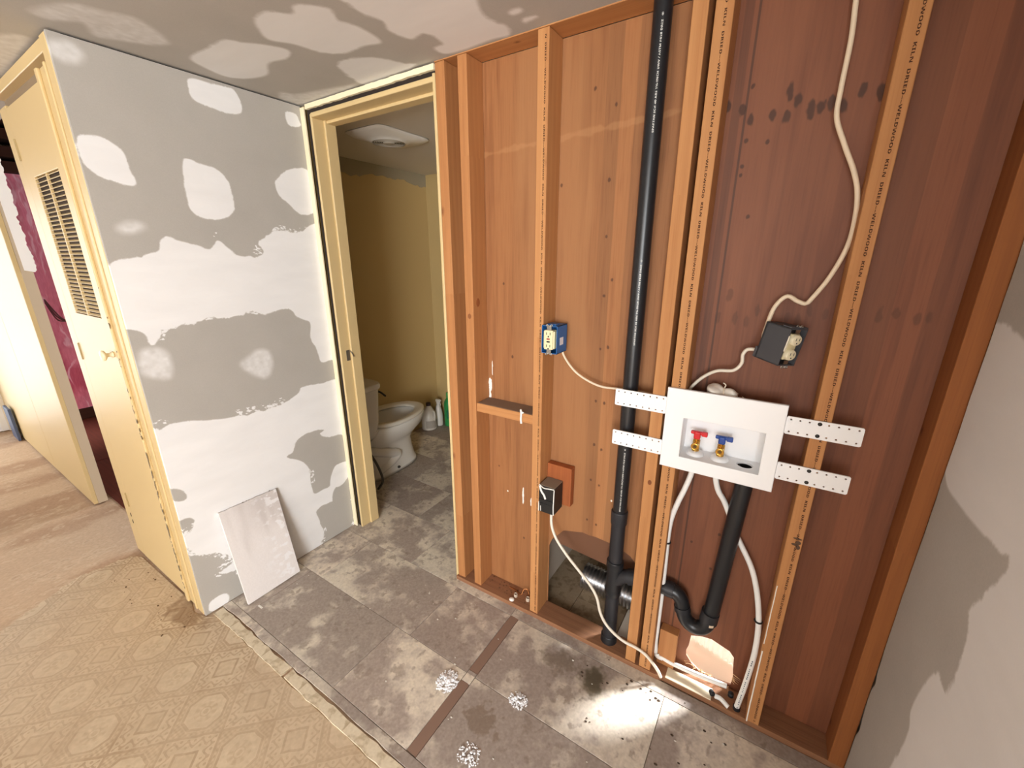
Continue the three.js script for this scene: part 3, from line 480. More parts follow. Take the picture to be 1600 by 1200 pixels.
// ------------------------------------------------------------------ bathroom door frame
const frame = structure('door_2', 'cream painted bathroom door frame with casing removed', 'door');
part('corner_strip', bx(-1.9, -1.872, 0.002, 2.118, -0.004, 0.004, 0.002), mCreamEdge, frame);
part('jamb', bx(-1.85, -1.836, 0.001, 2.09, -0.118, -0.006, 0.004), mCream, frame);
part('stop', bx(-1.839, -1.826, 0.001, 2.086, -0.118, -0.062, 0.004), mCream, frame);
part('shim_gap', bx(-1.873, -1.849, 0.002, 2.12, -0.018, -0.012), mBlackGap, frame);
part('head_jamb', bx(-1.838, -1.116, 2.074, 2.092, -0.118, -0.002, 0.004, 'x'), mCream, frame);
part('head_stop', bx(-1.826, -1.118, 2.063, 2.075, -0.118, -0.07, 0.003, 'x'), mCream, frame);
part('head_gap', bx(-1.868, -1.116, 2.092, 2.112, -0.014, -0.01), mBlackGap, frame);
{
  const lo = [], hi = []; for (let i = 0; i <= 50; i++) { const x = lerp(-1.862, -1.118, i / 50); lo.push([x, 2.107 + 0.003 * (rnd() - 0.5)]); hi.push([x, 2.125 + 0.002 * (rnd() - 0.5)]); }
  part('torn_drywall_edge', extrude(shape([...lo, ...hi.reverse()]), 0.012, -0.009), mCreamEdge, frame);
}
part('jamb', bx(-1.128, -1.116, 0.001, 2.098, -0.118, 0.001, 0.002), mCream, frame);
const strike = part('strike_plate', bx(-1.8364, -1.8352, 0.985, 1.04, -0.058, -0.036, 0.0004), M('#8e867a', 0.5, { metalness: 0.8 }), frame);
part('latch_lip', tube([[-1.834, 1.035, -0.06], [-1.824, 1.02, -0.064], [-1.823, 1.005, -0.07]], 0.003, 16, 8), M('#6a6258', 0.5, { metalness: 0.8 }), strike);

// ------------------------------------------------------------------ closet: corner post, louvred door, header
const closet = thing('utility_closet', 'cream painted closet front with louvred door beside the patched drywall', 'closet', [-2.3, 0, 0.765]);
part('corner_post', bx(-1.965, -1.9135, 0.001, 2.122, 0.735, 0.772, 0.003), mCream, closet);
part('header', bx(-2.702, -1.965, 2.085, 2.12, 0.735, 0.77, 0.003, 'x'), mCream, closet);
part('header_reveal', bx(-2.702, -2.0, 2.04, 2.086, 0.735, 0.742), M('#8d7a62', 0.8), closet);  // recess coloured darker for the shadow below the header
const casing = part('casing', bx(-2.085, -1.963, 0.002, 2.06, 0.74, 0.768, 0.004), mCream, closet);
part('bead', bx(-1.985, -1.97, 0.002, 2.06, 0.766, 0.776, 0.004), mCream, casing);
part('bead', bx(-2.075, -2.05, 0.002, 2.06, 0.766, 0.778, 0.005), mCream, casing);
{ // chipped paint along the bead shows grey
  const gs = []; for (let i = 0; i < 110; i++) { const y = rr(0.05, 1.4) * (0.4 + 0.6 * rnd()) + 0.05, x = -2.052 + rr(-0.004, 0.004); gs.push(new THREE.SphereGeometry(1, 6, 4).scale(rr(0.0012, 0.0032), rr(0.003, 0.012), 0.0009).translate(x, y, 0.7776)); }
  part('paint_chips', join(gs), M('#7a7064', 0.9), casing).userData.kind = 'stuff';
}
const VX0 = -2.495, VX1 = -2.172, VY0 = 1.275, VY1 = 1.792;
const door = part('door', extrude(shape(rect(-2.598, -2.088, 0.004, 2.038), [rect(VX0, VX1, VY0, VY1).reverse()]), 0.028, 0.735, 0.002), mCream, closet);
const slatG = (x0, x1) => new RoundedBoxGeometry(x1 - x0, 0.0018, 0.0105, 1, 0.0008).rotateX(0.7).translate((x0 + x1) / 2, 0, 0.7615);
const NS = 34, slL = slatG(VX0, -2.338), slR = slatG(-2.328, VX1);
for (let i = 0; i < NS; i++) for (const g of [slL, slR]) { const s = new THREE.Mesh(g, mCream); s.name = 'slat'; s.castShadow = s.receiveShadow = true; s.position.set(2.3, lerp(VY0 + 0.008, VY1 - 0.006, i / (NS - 1)), -0.765); door.add(s); }
part('mullion', bx(-2.337, -2.329, VY0, VY1, 0.757, 0.7655, 0.001), mCream, door);
part('slot_shade', bx(VX0, VX1, VY0, VY1, 0.752, 0.7565), M('#3d2f22', 0.9), door);  // added dark sheet standing in for the shade behind the slats
const knob = part('knob', lathe([[0, 0], [0.011, 0], [0.012, 0.004], [0.007, 0.012], [0.008, 0.02], [0.019, 0.026], [0.021, 0.032], [0.018, 0.037], [0, 0.039]], [0, 0, 0], 20).rotateX(Math.PI / 2).translate(-2.15, 1.138, 0.765), P('#efe2c0', 0.25), door);
part('stile', bx(-2.702, -2.602, 0.004, 2.05, 0.735, 0.764, 0.003), mCream, closet);
for (const y of [1.86, 1.06, 0.3]) part('hinge', cyl([-2.6, y, 0.766], [-2.6, y + 0.075, 0.766], 0.004), M('#a58f62', 0.6), closet);
for (const y of [0.22, 0.26]) part('paint_chip', new THREE.SphereGeometry(1, 8, 6).scale(0.008, 0.012, 0.001).translate(-2.63, y - 0.02, 0.7642), M('#4d4034', 0.9), closet);
structure('wall_closet', 'unseen side of the utility closet', 'wall', bx(-2.7, -2.66, -0.008, 2.66, 0.0, 0.735), M('#5b5046', 0.95));
structure('ceiling_closet', 'unseen top of the utility closet', 'ceiling', bx(-2.66, -1.913, 2.13, 2.143, 0.0, 0.735), M('#5b5046', 0.95));

// ------------------------------------------------------------------ leaning drywall offcut
const texBoard = tex(256, 512, (u, v) => { const s = fbm(u * 3, v * 0.8, 3), f = fbm(u * 9 + 3 * v, v * 26, 3), g = fbm(u * 70, v * 70, 2); let c = mix3([232, 226, 224], [208, 200, 197], sstep(0.4, 0.7, s)); c = mix3(c, [245, 244, 246], 0.7 * sstep(0.5, 0.66, f) * sstep(0.35, 0.9, u)); return c.map((q) => q + 7 * (g - 0.5)); }, true, false);
{
  const w = 0.245, h = 0.449, top = []; for (let i = 0; i <= 16; i++) { const t = i / 16; top.push([w * (1 - t), h - 0.004 * rnd() + 0.004 * t]); }
  const g = extrude(shape([[0.002, 0], [w, 0.003], ...top]), 0.0125); const p = g.attributes.position, uv = g.attributes.uv; for (let i = 0; i < p.count; i++) uv.setXY(i, p.getX(i) / w, p.getY(i) / h);
  // local x runs toward -z, the face looks to +x; the foot stands out from the wall
  g.rotateY(Math.PI / 2).rotateZ(0.195).translate(-1.812, 0.003, 0.642);
  const cut = single('drywall_offcut', 'white smeared drywall offcut leaning on the patched wall', 'board', g, M('#ffffff', 0.9, { map: texBoard }), [-1.81, 0, 0.52]);
  const gs = []; for (let i = 0; i < 14; i++) gs.push(new THREE.IcosahedronGeometry(rr(0.002, 0.005), 0).translate(-1.893 + rr(-0.003, 0.003), 0.443 + rr(-0.003, 0.002), rr(0.42, 0.64)));
  part('frayed_paper', join(gs), M('#7b6f60', 1), cut).userData.kind = 'stuff';
}

// ------------------------------------------------------------------ vent stack
const stack = thing('vent_pipe', 'black plastic vent pipe running floor to ceiling between the studs', 'pipe', [-0.373, 0, -0.047]);
const SX = -0.373, SZ = -0.047;
const stackPipe = part('pipe', cyl([SX, 0.6, SZ], [SX, 2.127, SZ], 0.0245, 0.0245, 36), mABS, stack);
part('coupling', lathe([[0.0245, 0], [0.029, 0.002], [0.0295, 0.05], [0.027, 0.054], [0.0245, 0.054]], [SX, 0.567, SZ], 36), mABSdull, stack);
part('lower_pipe', cyl([SX, 0.02, SZ], [SX, 0.6, SZ], 0.0262, 0.0255, 36), mABSdull, stack);
const tee = part('tee', lathe([[0.026, 0], [0.031, 0.001], [0.0315, 0.022], [0.028, 0.026], [0.028, 0.12], [0.0315, 0.124], [0.0315, 0.15], [0.029, 0.153], [0.026, 0.153]], [SX, 0.252, SZ], 36), mABS, stack);
part('branch', join(tube([[SX, 0.31, SZ], [SX + 0.035, 0.345, SZ], [SX + 0.06, 0.357, SZ], [SX + 0.086, 0.362, SZ]], 0.025, 20, 20), cyl([SX + 0.055, 0.355, SZ], [SX + 0.083, 0.362, SZ], 0.0295, 0.0295)), mABSdull, tee);
part('floor_collar', lathe([[0.026, 0.05], [0.031, 0.048], [0.032, 0.02], [0.036, 0.015], [0.037, 0.001], [0.026, 0]], [SX, 0.0, SZ], 32), mABS, stack);
{ // printed line along the pipe
  const label = lettering('SPARTAN SCH 40 ABS 1\u00bd-INCH DWV / ASTM F628 DR22   \u00ae', 1, 36, [214, 214, 208], 11);
  const mPrint = M('#ffffff', 0.6, { map: label, transparent: true });
  for (const [y0, y1] of [[1.82, 2.09], [1.232, 1.49], [0.63, 0.876]]) {
    const n = 6, a0 = -0.16, a1 = 0.16, pos = [], nor = [], uv = [], idx = [], R = 0.0249;
    for (let i = 0; i <= n; i++) { const a = lerp(a0, a1, i / n); for (const [y, u] of [[y0, 0], [y1, 1]]) { pos.push(SX + R * Math.sin(a + 0.28), y, SZ + R * Math.cos(a + 0.28)); nor.push(Math.sin(a + 0.28), 0, Math.cos(a + 0.28)); uv.push(u, 1 - i / n); } }
    for (let i = 0; i < n; i++) { const k = i * 2; idx.push(k, k + 2, k + 1, k + 1, k + 2, k + 3); }
    const g = new THREE.BufferGeometry(); g.setAttribute('position', new THREE.Float32BufferAttribute(pos, 3)); g.setAttribute('normal', new THREE.Float32BufferAttribute(nor, 3)); g.setAttribute('uv', new THREE.Float32BufferAttribute(uv, 2)); g.setIndex(idx);
    part('printed_line', g, mPrint, stackPipe);
  }
}

// ------------------------------------------------------------------ standpipe and trap
const trap = thing('drain_standpipe', 'black plastic washer standpipe with curved trap below the white outlet box', 'pipe', [-0.03, 0.24, -0.045]);
const TZ = -0.047;
part('standpipe', cyl([-0.034, 0.33, TZ], [-0.004, 0.905, TZ], 0.0245, 0.0245, 32, true), mABS, trap);
part('trap_bend', tube([[-0.036, 0.345, TZ], [-0.038, 0.315, TZ], [-0.043, 0.285, TZ], [-0.058, 0.264, TZ], [-0.08, 0.258, TZ], [-0.102, 0.268, TZ], [-0.116, 0.29, TZ], [-0.124, 0.32, TZ], [-0.132, 0.348, TZ], [-0.148, 0.366, TZ], [-0.172, 0.372, TZ], [-0.215, 0.366, TZ]], 0.0245, 110, 24), mABS, trap);
part('coupling', cyl([-0.0385, 0.305, TZ], [-0.0355, 0.346, TZ], 0.0285, 0.0285, 32), mABSdull, trap);
part('coupling', cyl([-0.1215, 0.305, TZ], [-0.1255, 0.325, TZ], 0.0268, 0.0268, 32), mABSdull, trap);
part('coupling', cyl([-0.186, 0.3705, TZ], [-0.158, 0.371, TZ], 0.0275, 0.0275, 32), mABSdull, trap);
part('sticker', new THREE.CylinderGeometry(0.029, 0.029, 0.01, 12, 1, true, 0.2, 0.5).translate(-0.038, 0.308, TZ), M('#d9c3a6', 0.7), trap);

// ------------------------------------------------------------------ washing machine outlet box
const obox = thing('washer_outlet_box', 'white plastic washing machine outlet box on perforated straps', 'outlet box', [-0.09, 0.87, 0]);
part('faceplate', extrude(shape(rect(-0.244, 0.061, 0.869, 1.126), [rect(-0.190, 0.022, 0.912, 1.038).reverse()]), 0.007, 0.004, 0.0025), mWhitePlastic, obox);
const shell = part('recess', join(bx(-0.195, 0.027, 0.905, 1.045, -0.078, -0.074), bx(-0.196, -0.191, 0.905, 1.045, -0.078, 0.005), bx(0.023, 0.028, 0.905, 1.045, -0.078, 0.005), bx(-0.196, 0.028, 1.04, 1.045, -0.078, 0.005), extrude(shape(rect(-0.196, 0.028, -0.005, 0.078), [circle(-0.014, 0.034, 0.021, 28)]), 0.005).rotateX(-Math.PI / 2).translate(0, 0.906, 0)), mWhitePlastic, obox);
part('drain_opening', lathe([[0.0205, 0], [0.0205, 0.006], [0.0225, 0.006], [0.0245, 0]], [-0.014, 0.906, -0.034], 32), mWhitePlastic, shell);
part('drain_plug', lathe([[0, 0], [0.02, 0], [0.0205, 0.03]], [-0.014, 0.874, -0.034], 24), mBlack, shell);
const straps = [[-0.404, -0.2445, 1.038, 1.093, 8, 'strap'], [-0.404, -0.2445, 0.9, 0.951, 8, 'strap'], [0.0615, 0.223, 1.046, 1.096, 8, 'strap'], [0.0615, 0.221, 0.911, 0.962, 8, 'strap']];
straps.forEach(([x0, x1, y0, y1, n], k) => {
  const holes = []; for (let i = 0; i < n; i++) for (const y of [y0 + 0.008, y1 - 0.008]) holes.push(circle(lerp(x0 + 0.01, x1 - 0.01, i / (n - 1)), y, 0.0024, 10));
  const s = part('strap', extrude(shape([[x0, y0 + 0.003], [x0 + 0.003, y0], [x1 - 0.003, y0], [x1, y0 + 0.003], [x1, y1 - 0.003], [x1 - 0.003, y1], [x0 + 0.003, y1], [x0, y1 - 0.003]], holes), 0.004, 0.002), mWhitePlastic, obox);
  if (k > 1) for (const y of [y0 + 0.009, y1 - 0.008]) part('nail', lathe([[0, 0.0025], [0.003, 0.002], [0.0048, 0.0005], [0.005, 0]], [0, 0, 0], 14).rotateX(Math.PI / 2).translate(x0 + 0.072, y, 0.006), M('#3c3a38', 0.5, { metalness: 0.7 }), s);
});
function valve(name, x, mat) {
  const v = part(name, lathe([[0, 0.012], [0.016, 0.012], [0.024, 0.006], [0.026, 0]], [x, 0.911, -0.036], 28), mWhitePlastic, obox);
  part('brass_body', join(cyl([x, 0.918, -0.036], [x, 0.958, -0.036], 0.0105, 0.0105), cyl([x, 0.944, -0.036], [x, 0.944, -0.013], 0.0095, 0.0095), new THREE.TorusGeometry(0.0092, 0.0028, 10, 24).translate(x, 0.944, -0.013), cyl([x, 0.955, -0.036], [x, 0.963, -0.036], 0.007, 0.007)), mBrass, v);
  part('outlet_bore', cyl([x, 0.944, -0.0135], [x, 0.944, -0.0125], 0.0055, 0.0055), M('#5a4520', 0.5, { metalness: 0.6 }), v);
  const h = part('handle', join(bx(x - 0.0095, x + 0.0095, 0.962, 0.986, -0.045, -0.027, 0.004), bx(x - 0.019, x + 0.0285, 0.9765, 0.987, -0.042, -0.030, 0.0035), bx(x + 0.012, x + 0.0285, 0.9735, 0.988, -0.0425, -0.0295, 0.003)), mat, v);
  part('handle_screw', cyl([x, 0.986, -0.036], [x, 0.9866, -0.036], 0.0035, 0.0035, 12), mBlack, h);
}
valve('hot_valve', -0.152, P('#cf2228', 0.35));
valve('cold_valve', -0.083, P('#1d4594', 0.35));
{ // wrapped parts bag lying on the box
  const bag = thing('parts_bag', 'small tied white plastic parts bag on top of the outlet box', 'bag', [-0.1, 1.046, -0.035]);
  const rings = []; for (let k = 0; k <= 14; k++) { const t = k / 14, x = lerp(-0.142, -0.062, t), pinch = 1 - 0.35 * Math.exp(-(((t - 0.55) * 9) ** 2)), ring = []; for (let i = 0; i < 18; i++) { const a = i / 18 * 2 * Math.PI, r = (0.02 + 0.004 * Math.sin(3 * a + t * 5) + 0.003 * vnoise(a * 3 + 9, t * 9)) * pinch * Math.min(1, 0.55 + Math.sin(Math.PI * clamp(t, 0.02, 0.98)) * 1.1); ring.push([x, 1.124 + r * Math.sin(a) * 0.75 - 0.012 * (t - 0.3), -0.035 + r * Math.cos(a) * 1.3]); } rings.push(ring); }
  part('bundle', loft(rings), P('#efe6da', 0.5), bag);
  part('base_pouch', bx(-0.135, -0.06, 1.046, 1.112, -0.065, -0.008, 0.014), P('#ece4d8', 0.5), bag);
  part('twist_tie', join(new THREE.TorusGeometry(0.016, 0.0022, 8, 24).scale(1, 0.85, 1).rotateY(Math.PI / 2).translate(-0.098, 1.122, -0.035), tube([[-0.098, 1.137, -0.033], [-0.096, 1.146, -0.03], [-0.103, 1.151, -0.03]], 0.0018, 12, 6)), P('#e2d3bd', 0.5), bag);
  part('wire_loop', new THREE.TorusGeometry(0.03, 0.0014, 8, 30, Math.PI * 1.3).rotateX(Math.PI / 2).rotateY(0.6).translate(-0.075, 1.113, -0.03), mCableWhite, bag);
}

// ------------------------------------------------------------------ white water lines
const mPrintDark = M('#5c6470', 0.7);
const pexL = thing('water_pipe', 'white flexible water pipe dropping from the hot red valve', 'pipe', [-0.2, 0.05, -0.03]);
const pexLpipe = part('pipe', tube([[-0.152, 0.906, -0.036], [-0.153, 0.85, -0.033], [-0.165, 0.79, -0.03], [-0.181, 0.73, -0.03], [-0.195, 0.66, -0.032], [-0.1985, 0.58, -0.035], [-0.197, 0.46, -0.04], [-0.196, 0.345, -0.042], [-0.197, 0.2, -0.05], [-0.196, 0.09, -0.055], [-0.188, 0.05, -0.058], [-0.165, 0.04, -0.058]], 0.0085, 120, 14), mPex, pexL);
part('pipe_clip', new THREE.TorusGeometry(0.0095, 0.003, 8, 20).rotateX(Math.PI / 2).translate(-0.1985, 0.566, -0.0355), mBlack, pexL);
const pexR = thing('water_pipe', 'white flexible water pipe bowing right from the cold blue valve', 'pipe', [0.09, 0.05, -0.03]);
part('pipe', tube([[-0.083, 0.906, -0.036], [-0.084, 0.85, -0.034], [-0.072, 0.805, -0.04], [-0.051, 0.764, -0.055], [0.001, 0.645, -0.07], [0.058, 0.551, -0.055], [0.094, 0.43, -0.032], [0.106, 0.3, -0.022], [0.1, 0.15, -0.018], [0.09, 0.03, -0.02]], 0.0085, 120, 14), mPex, pexR);
part('pipe_clip', new THREE.TorusGeometry(0.0098, 0.003, 8, 20).rotateX(Math.PI / 2).translate(0.098, 0.398, -0.029), mBlack, pexR);
part('collar', cyl([0.09, 0.019, -0.02], [0.09, 0.032, -0.02], 0.0115, 0.0115), mBlack, pexR);
{ // printed characters as tiny raised ink bars down the lower pipe
  const gs = []; for (let i = 0; i < 26; i++) { const y = 0.25 - i * 0.0085; if (i % 7 === 3) continue; const x = lerp(0.1045, 0.0905, i / 26); gs.push(bx(x - 0.0016, x + 0.0016, y, y + rr(0.002, 0.005), -0.0105 + 0.0006, -0.0096 + 0.0006)); }
  part('printed_line', join(gs), mPrintDark, pexR).userData.kind = 'stuff';
}
const pexB = thing('water_pipe', 'short white water pipe lying along the bottom plate', 'pipe', [-0.05, 0.03, -0.05]);
part('pipe', tube([[-0.172, 0.048, -0.056], [-0.135, 0.044, -0.055], [-0.072, 0.042, -0.058], [0.0, 0.046, -0.06], [0.052, 0.052, -0.06]], 0.0085, 40, 14), mPex, pexB);
part('elbow', tube([[-0.187, 0.06, -0.058], [-0.186, 0.047, -0.057], [-0.17, 0.045, -0.056]], 0.0105, 16, 14), mPex, pexB);
const stubs = thing('capped_pipe', 'short white pipe stub with black cap at the foot of studs', 'pipe', [0.045, 0.02, -0.02]);
part('stub', tube([[0.022, 0.028, -0.022], [0.04, 0.03, -0.02], [0.066, 0.022, -0.01]], 0.0075, 20, 12), mPex, stubs);
part('cap', lathe([[0, 0.014], [0.008, 0.013], [0.0095, 0], [0, 0]], [0, 0, 0], 16).rotateZ(0.5).translate(0.014, 0.03, -0.022), mBlack, stubs);
part('cap', lathe([[0, 0.012], [0.009, 0.012], [0.0095, 0], [0, 0]], [0.068, 0.03, -0.05], 16), mBlack, stubs);
const mPale = M('#e9dcc0', 0.9);
single('particle_board_scrap', 'pale board scrap lying on the plate under the hole', 'board', bx(-0.142, 0.012, 0.0185, 0.0225, -0.05, -0.004, 0.001, 'x'), mPale, [-0.06, 0.0185, -0.03]);
single('wood_block', 'short wood block standing by the left white water pipe', 'wood block', bx(-0.186, -0.124, 0.0185, 0.178, -0.0885, -0.052, 0.002), mStud, [-0.155, 0.0185, -0.07]);
{ // wood fibres torn round the hole
  const gs = []; for (let i = 0; i < 46; i++) { const t = rnd(), x = lerp(-0.1, 0.06, t), y = lerp(0.05, 0.025, t); gs.push(cyl([x, y, -0.087], [x + rr(-0.02, 0.02), y + rr(-0.012, 0.02), -0.087 + rr(0.004, 0.025)], 0.0008, 0.0003, 4)); }
  for (let i = 0; i < 10; i++) { const y = rr(0.05, 0.11); gs.push(cyl([0.064, y, -0.088], [0.072 + rr(0, 0.02), y + rr(-0.008, 0.004), -0.08], 0.0009, 0.0003, 4)); }
  part('splinters', join(gs), M('#d8b48a', 0.9), wallBack).userData.kind = 'stuff';
}

// ------------------------------------------------------------------ ducts seen through the two holes
function duct(name, label, a, b, r, m, turns) {
  const A = V(a), B = V(b), L = A.distanceTo(B), pts = []; for (let i = 0; i <= turns * 6; i++) { const t = i / (turns * 6); pts.push(new THREE.Vector2(r + 0.0035 * Math.cos(t * turns * 2 * Math.PI), t * L)); }
  const inner = pts.slice().reverse().map((p) => new THREE.Vector2(p.x - 0.0015, p.y));
  const g = new THREE.LatheGeometry([...pts, ...inner], 40); g.applyQuaternion(new THREE.Quaternion().setFromUnitVectors(new THREE.Vector3(0, 1, 0), B.clone().sub(A).normalize())).translate(...a);
  return single(name, label, 'duct', g, m, [(a[0] + b[0]) / 2, 0, (a[2] + b[2]) / 2]);
}
duct('flexible_duct', 'crinkled silver foil duct lying inside the left wall hole', [-0.575, 0.062, -0.28], [-0.2, 0.062, -0.27], 0.056, M('#c9cbce', 0.28, { metalness: 1 }), 24);
duct('flexible_duct', 'ribbed duct whitened for sun glare inside the right wall hole', [-0.085, 0.045, -0.26], [0.16, 0.05, -0.2], 0.041, P('#f6f4ee', 1, { transmission: 0.45, thickness: 0 }), 14);  // sun glare put into the duct colour: white, and translucent to glow

// ------------------------------------------------------------------ electrical: GFCI in blue box
const gf = thing('outlet_box', 'blue electrical box with ivory safety receptacle on a stud', 'outlet', [-0.648, 1.178, -0.02]);
const GX0 = -0.676, GX1 = -0.617, GY0 = 1.179, GY1 = 1.275, GZ = 0.012, mBlue = P('#2467a8', 0.45);
part('box', join(bx(GX0, GX0 + 0.002, GY0, GY1, -0.062, GZ), bx(GX1 - 0.002, GX1, GY0, GY1, -0.062, GZ), bx(GX0, GX1, GY1 - 0.002, GY1, -0.062, GZ), bx(GX0, GX1, GY0, GY0 + 0.002, -0.062, GZ), bx(GX0, GX1, GY0, GY1, -0.064, -0.061), bx(GX0 + 0.012, GX1 - 0.012, GY1, GY1 + 0.004, -0.03, -0.002, 0.001)), mBlue, gf);
const gc = -0.647, gy = 1.227, mIvory = P('#e6dab0', 0.35);
const dev = part('receptacle', join(bx(gc - 0.0165, gc + 0.0165, gy - 0.0335, gy + 0.0335, -0.01, GZ + 0.0065, 0.003), bx(gc - 0.021, gc + 0.021, gy - 0.030, gy + 0.030, -0.02, GZ + 0.001, 0.002)), mIvory, gf);
for (const s of [1, -1]) {
  part('slot', bx(gc - 0.008, gc - 0.0056, gy + s * 0.021 - 0.0035, gy + s * 0.021 + 0.005, GZ + 0.0062, GZ + 0.0068), mBlack, dev);
  part('slot', bx(gc + 0.0053, gc + 0.0077, gy + s * 0.021 - 0.0035, gy + s * 0.021 + 0.005, GZ + 0.0062, GZ + 0.0068), mBlack, dev);
  part('ground_hole', cyl([gc, gy + s * 0.021 - 0.009, GZ + 0.0062], [gc, gy + s * 0.021 - 0.009, GZ + 0.0068], 0.0028, 0.0028, 12), mBlack, dev);
  const ear = part('mounting_ear', join(bx(gc - 0.0085, gc + 0.0085, gy + s * 0.0415 - 0.008, gy + s * 0.0415 + 0.008, GZ, GZ + 0.0012), new THREE.TorusGeometry(0.0032, 0.0014, 8, 16).translate(gc - 0.0085, gy + s * 0.0495, GZ + 0.001), new THREE.TorusGeometry(0.0032, 0.0014, 8, 16).translate(gc + 0.0085, gy + s * 0.0495, GZ + 0.001)), mSteel, dev);
  part('screw', cyl([gc, gy + s * 0.042, GZ + 0.001], [gc, gy + s * 0.042, GZ + 0.003], 0.0032, 0.0028, 14), mSteel, ear);
}
part('button', bx(gc - 0.006, gc + 0.006, gy + 0.001, gy + 0.006, GZ + 0.006, GZ + 0.008, 0.0006), P('#a3443c', 0.4), dev);
part('button', bx(gc - 0.006, gc + 0.006, gy - 0.0085, gy - 0.0035, GZ + 0.006, GZ + 0.008, 0.0006), mBlack, dev);
part('sticker', bx(GX1, GX1 + 0.0004, 1.207, 1.233, -0.036, -0.010), M('#e6e2e4', 0.7), gf);
part('cable', tube([[-0.625, 1.185, -0.045], [-0.617, 1.168, -0.043], [-0.595, 1.14, -0.04], [-0.565, 1.112, -0.04], [-0.52, 1.088, -0.042], [-0.47, 1.074, -0.045], [-0.40, 1.068, -0.075], [-0.34, 1.068, -0.076], [-0.29, 1.066, -0.07], [-0.255, 1.065, -0.06]], 0.0038, 70, 10), mCable, gf);

// ------------------------------------------------------------------ hanging grey box with duplex receptacle and its cables
const hb = thing('outlet_box', 'dark grey electrical box with old ivory duplex receptacle hanging on cables', 'outlet', [0.02, 1.22, 0.0]);
{
  const T = new THREE.Matrix4().makeRotationFromEuler(new THREE.Euler(0.12, 0.92, -0.1, 'YXZ')).setPosition(0.02, 1.281, -0.012);
  const mGrey = M('#46464a', 0.6), put = (n, g, m, par) => part(n, g.applyMatrix4(T), m, par);
  const body = put('box', join(bx(-0.031, 0.031, -0.049, 0.049, -0.04, -0.035), bx(-0.031, -0.028, -0.049, 0.049, -0.04, 0.03), bx(0.028, 0.031, -0.049, 0.049, -0.04, 0.03), bx(-0.031, 0.031, 0.046, 0.049, -0.04, 0.03), bx(-0.031, 0.031, -0.049, -0.046, -0.04, 0.03), bx(-0.031, 0.031, 0.049, 0.053, 0.005, 0.03, 0.002), bx(-0.031, 0.0, -0.049, -0.02, -0.048, -0.038, 0.002)), mGrey, hb);
  put('cavity', bx(-0.028, 0.028, -0.046, 0.046, 0.008, 0.012), mBlack, body);
  const duplex = put('receptacle', join(bx(-0.016, 0.016, -0.034, 0.034, 0.01, 0.026, 0.002)), P('#d9cba2', 0.45), hb);
  for (const s of [1, -1]) {
    const f = put('outlet_face', lathe([[0, 0.011], [0.0145, 0.011], [0.0165, 0.008], [0.017, 0]], [0, 0, 0], 28).rotateX(Math.PI / 2).scale(1, 0.86, 1).translate(0, s * 0.0195, 0.024), P('#efe3c2', 0.4), duplex);
    for (const q of [-1, 1]) put('slot', bx(q * 0.006 - 0.0009, q * 0.006 + 0.0009, s * 0.0195 - 0.001, s * 0.0195 + 0.006, 0.0349, 0.0354), mBlack, f);
    put('ground_hole', cyl([0, s * 0.0195 - 0.007, 0.0349], [0, s * 0.0195 - 0.007, 0.0354], 0.002, 0.002, 10), mBlack, f);
    put('yoke', join(bx(-0.008, 0.008, s * 0.044 - 0.008, s * 0.044 + 0.008, 0.026, 0.0275), new THREE.TorusGeometry(0.004, 0.0015, 8, 16).translate(-0.007, s * 0.053, 0.027), new THREE.TorusGeometry(0.004, 0.0015, 8, 16).translate(0.007, s * 0.053, 0.027)), mSteel, duplex);
  }
  put('trim_edge', bx(-0.0305, -0.029, -0.01, 0.03, 0.029, 0.033), P('#e9e0cc', 0.5), hb);
  part('cable', tube([[0.03, 2.126, -0.055], [0.034, 2.025, -0.058], [0.039, 1.955, -0.06], [0.0385, 1.86, -0.06], [0.041, 1.805, -0.06], [0.066, 1.745, -0.058], [0.095, 1.684, -0.056], [0.109, 1.642, -0.056], [0.116, 1.585, -0.058], [0.114, 1.525, -0.06], [0.093, 1.452, -0.06], [0.067, 1.4, -0.058], [0.055, 1.383, -0.056], [0.036, 1.388, -0.053], [0.012, 1.4, -0.05], [-0.01, 1.375, -0.046], [-0.022, 1.32, -0.042], [-0.024, 1.285, -0.034], [-0.014, 1.268, -0.028]], 0.0056, 170, 10), mCable, hb);
  part('cable', tube([[-0.012, 1.25, -0.03], [-0.035, 1.255, -0.036], [-0.058, 1.252, -0.04], [-0.066, 1.238, -0.04], [-0.066, 1.212, -0.04], [-0.082, 1.19, -0.04], [-0.125, 1.181, -0.042], [-0.158, 1.158, -0.045], [-0.188, 1.12, -0.05], [-0.2, 1.09, -0.055]], 0.0048, 90, 10), mCableWhite, hb);
}

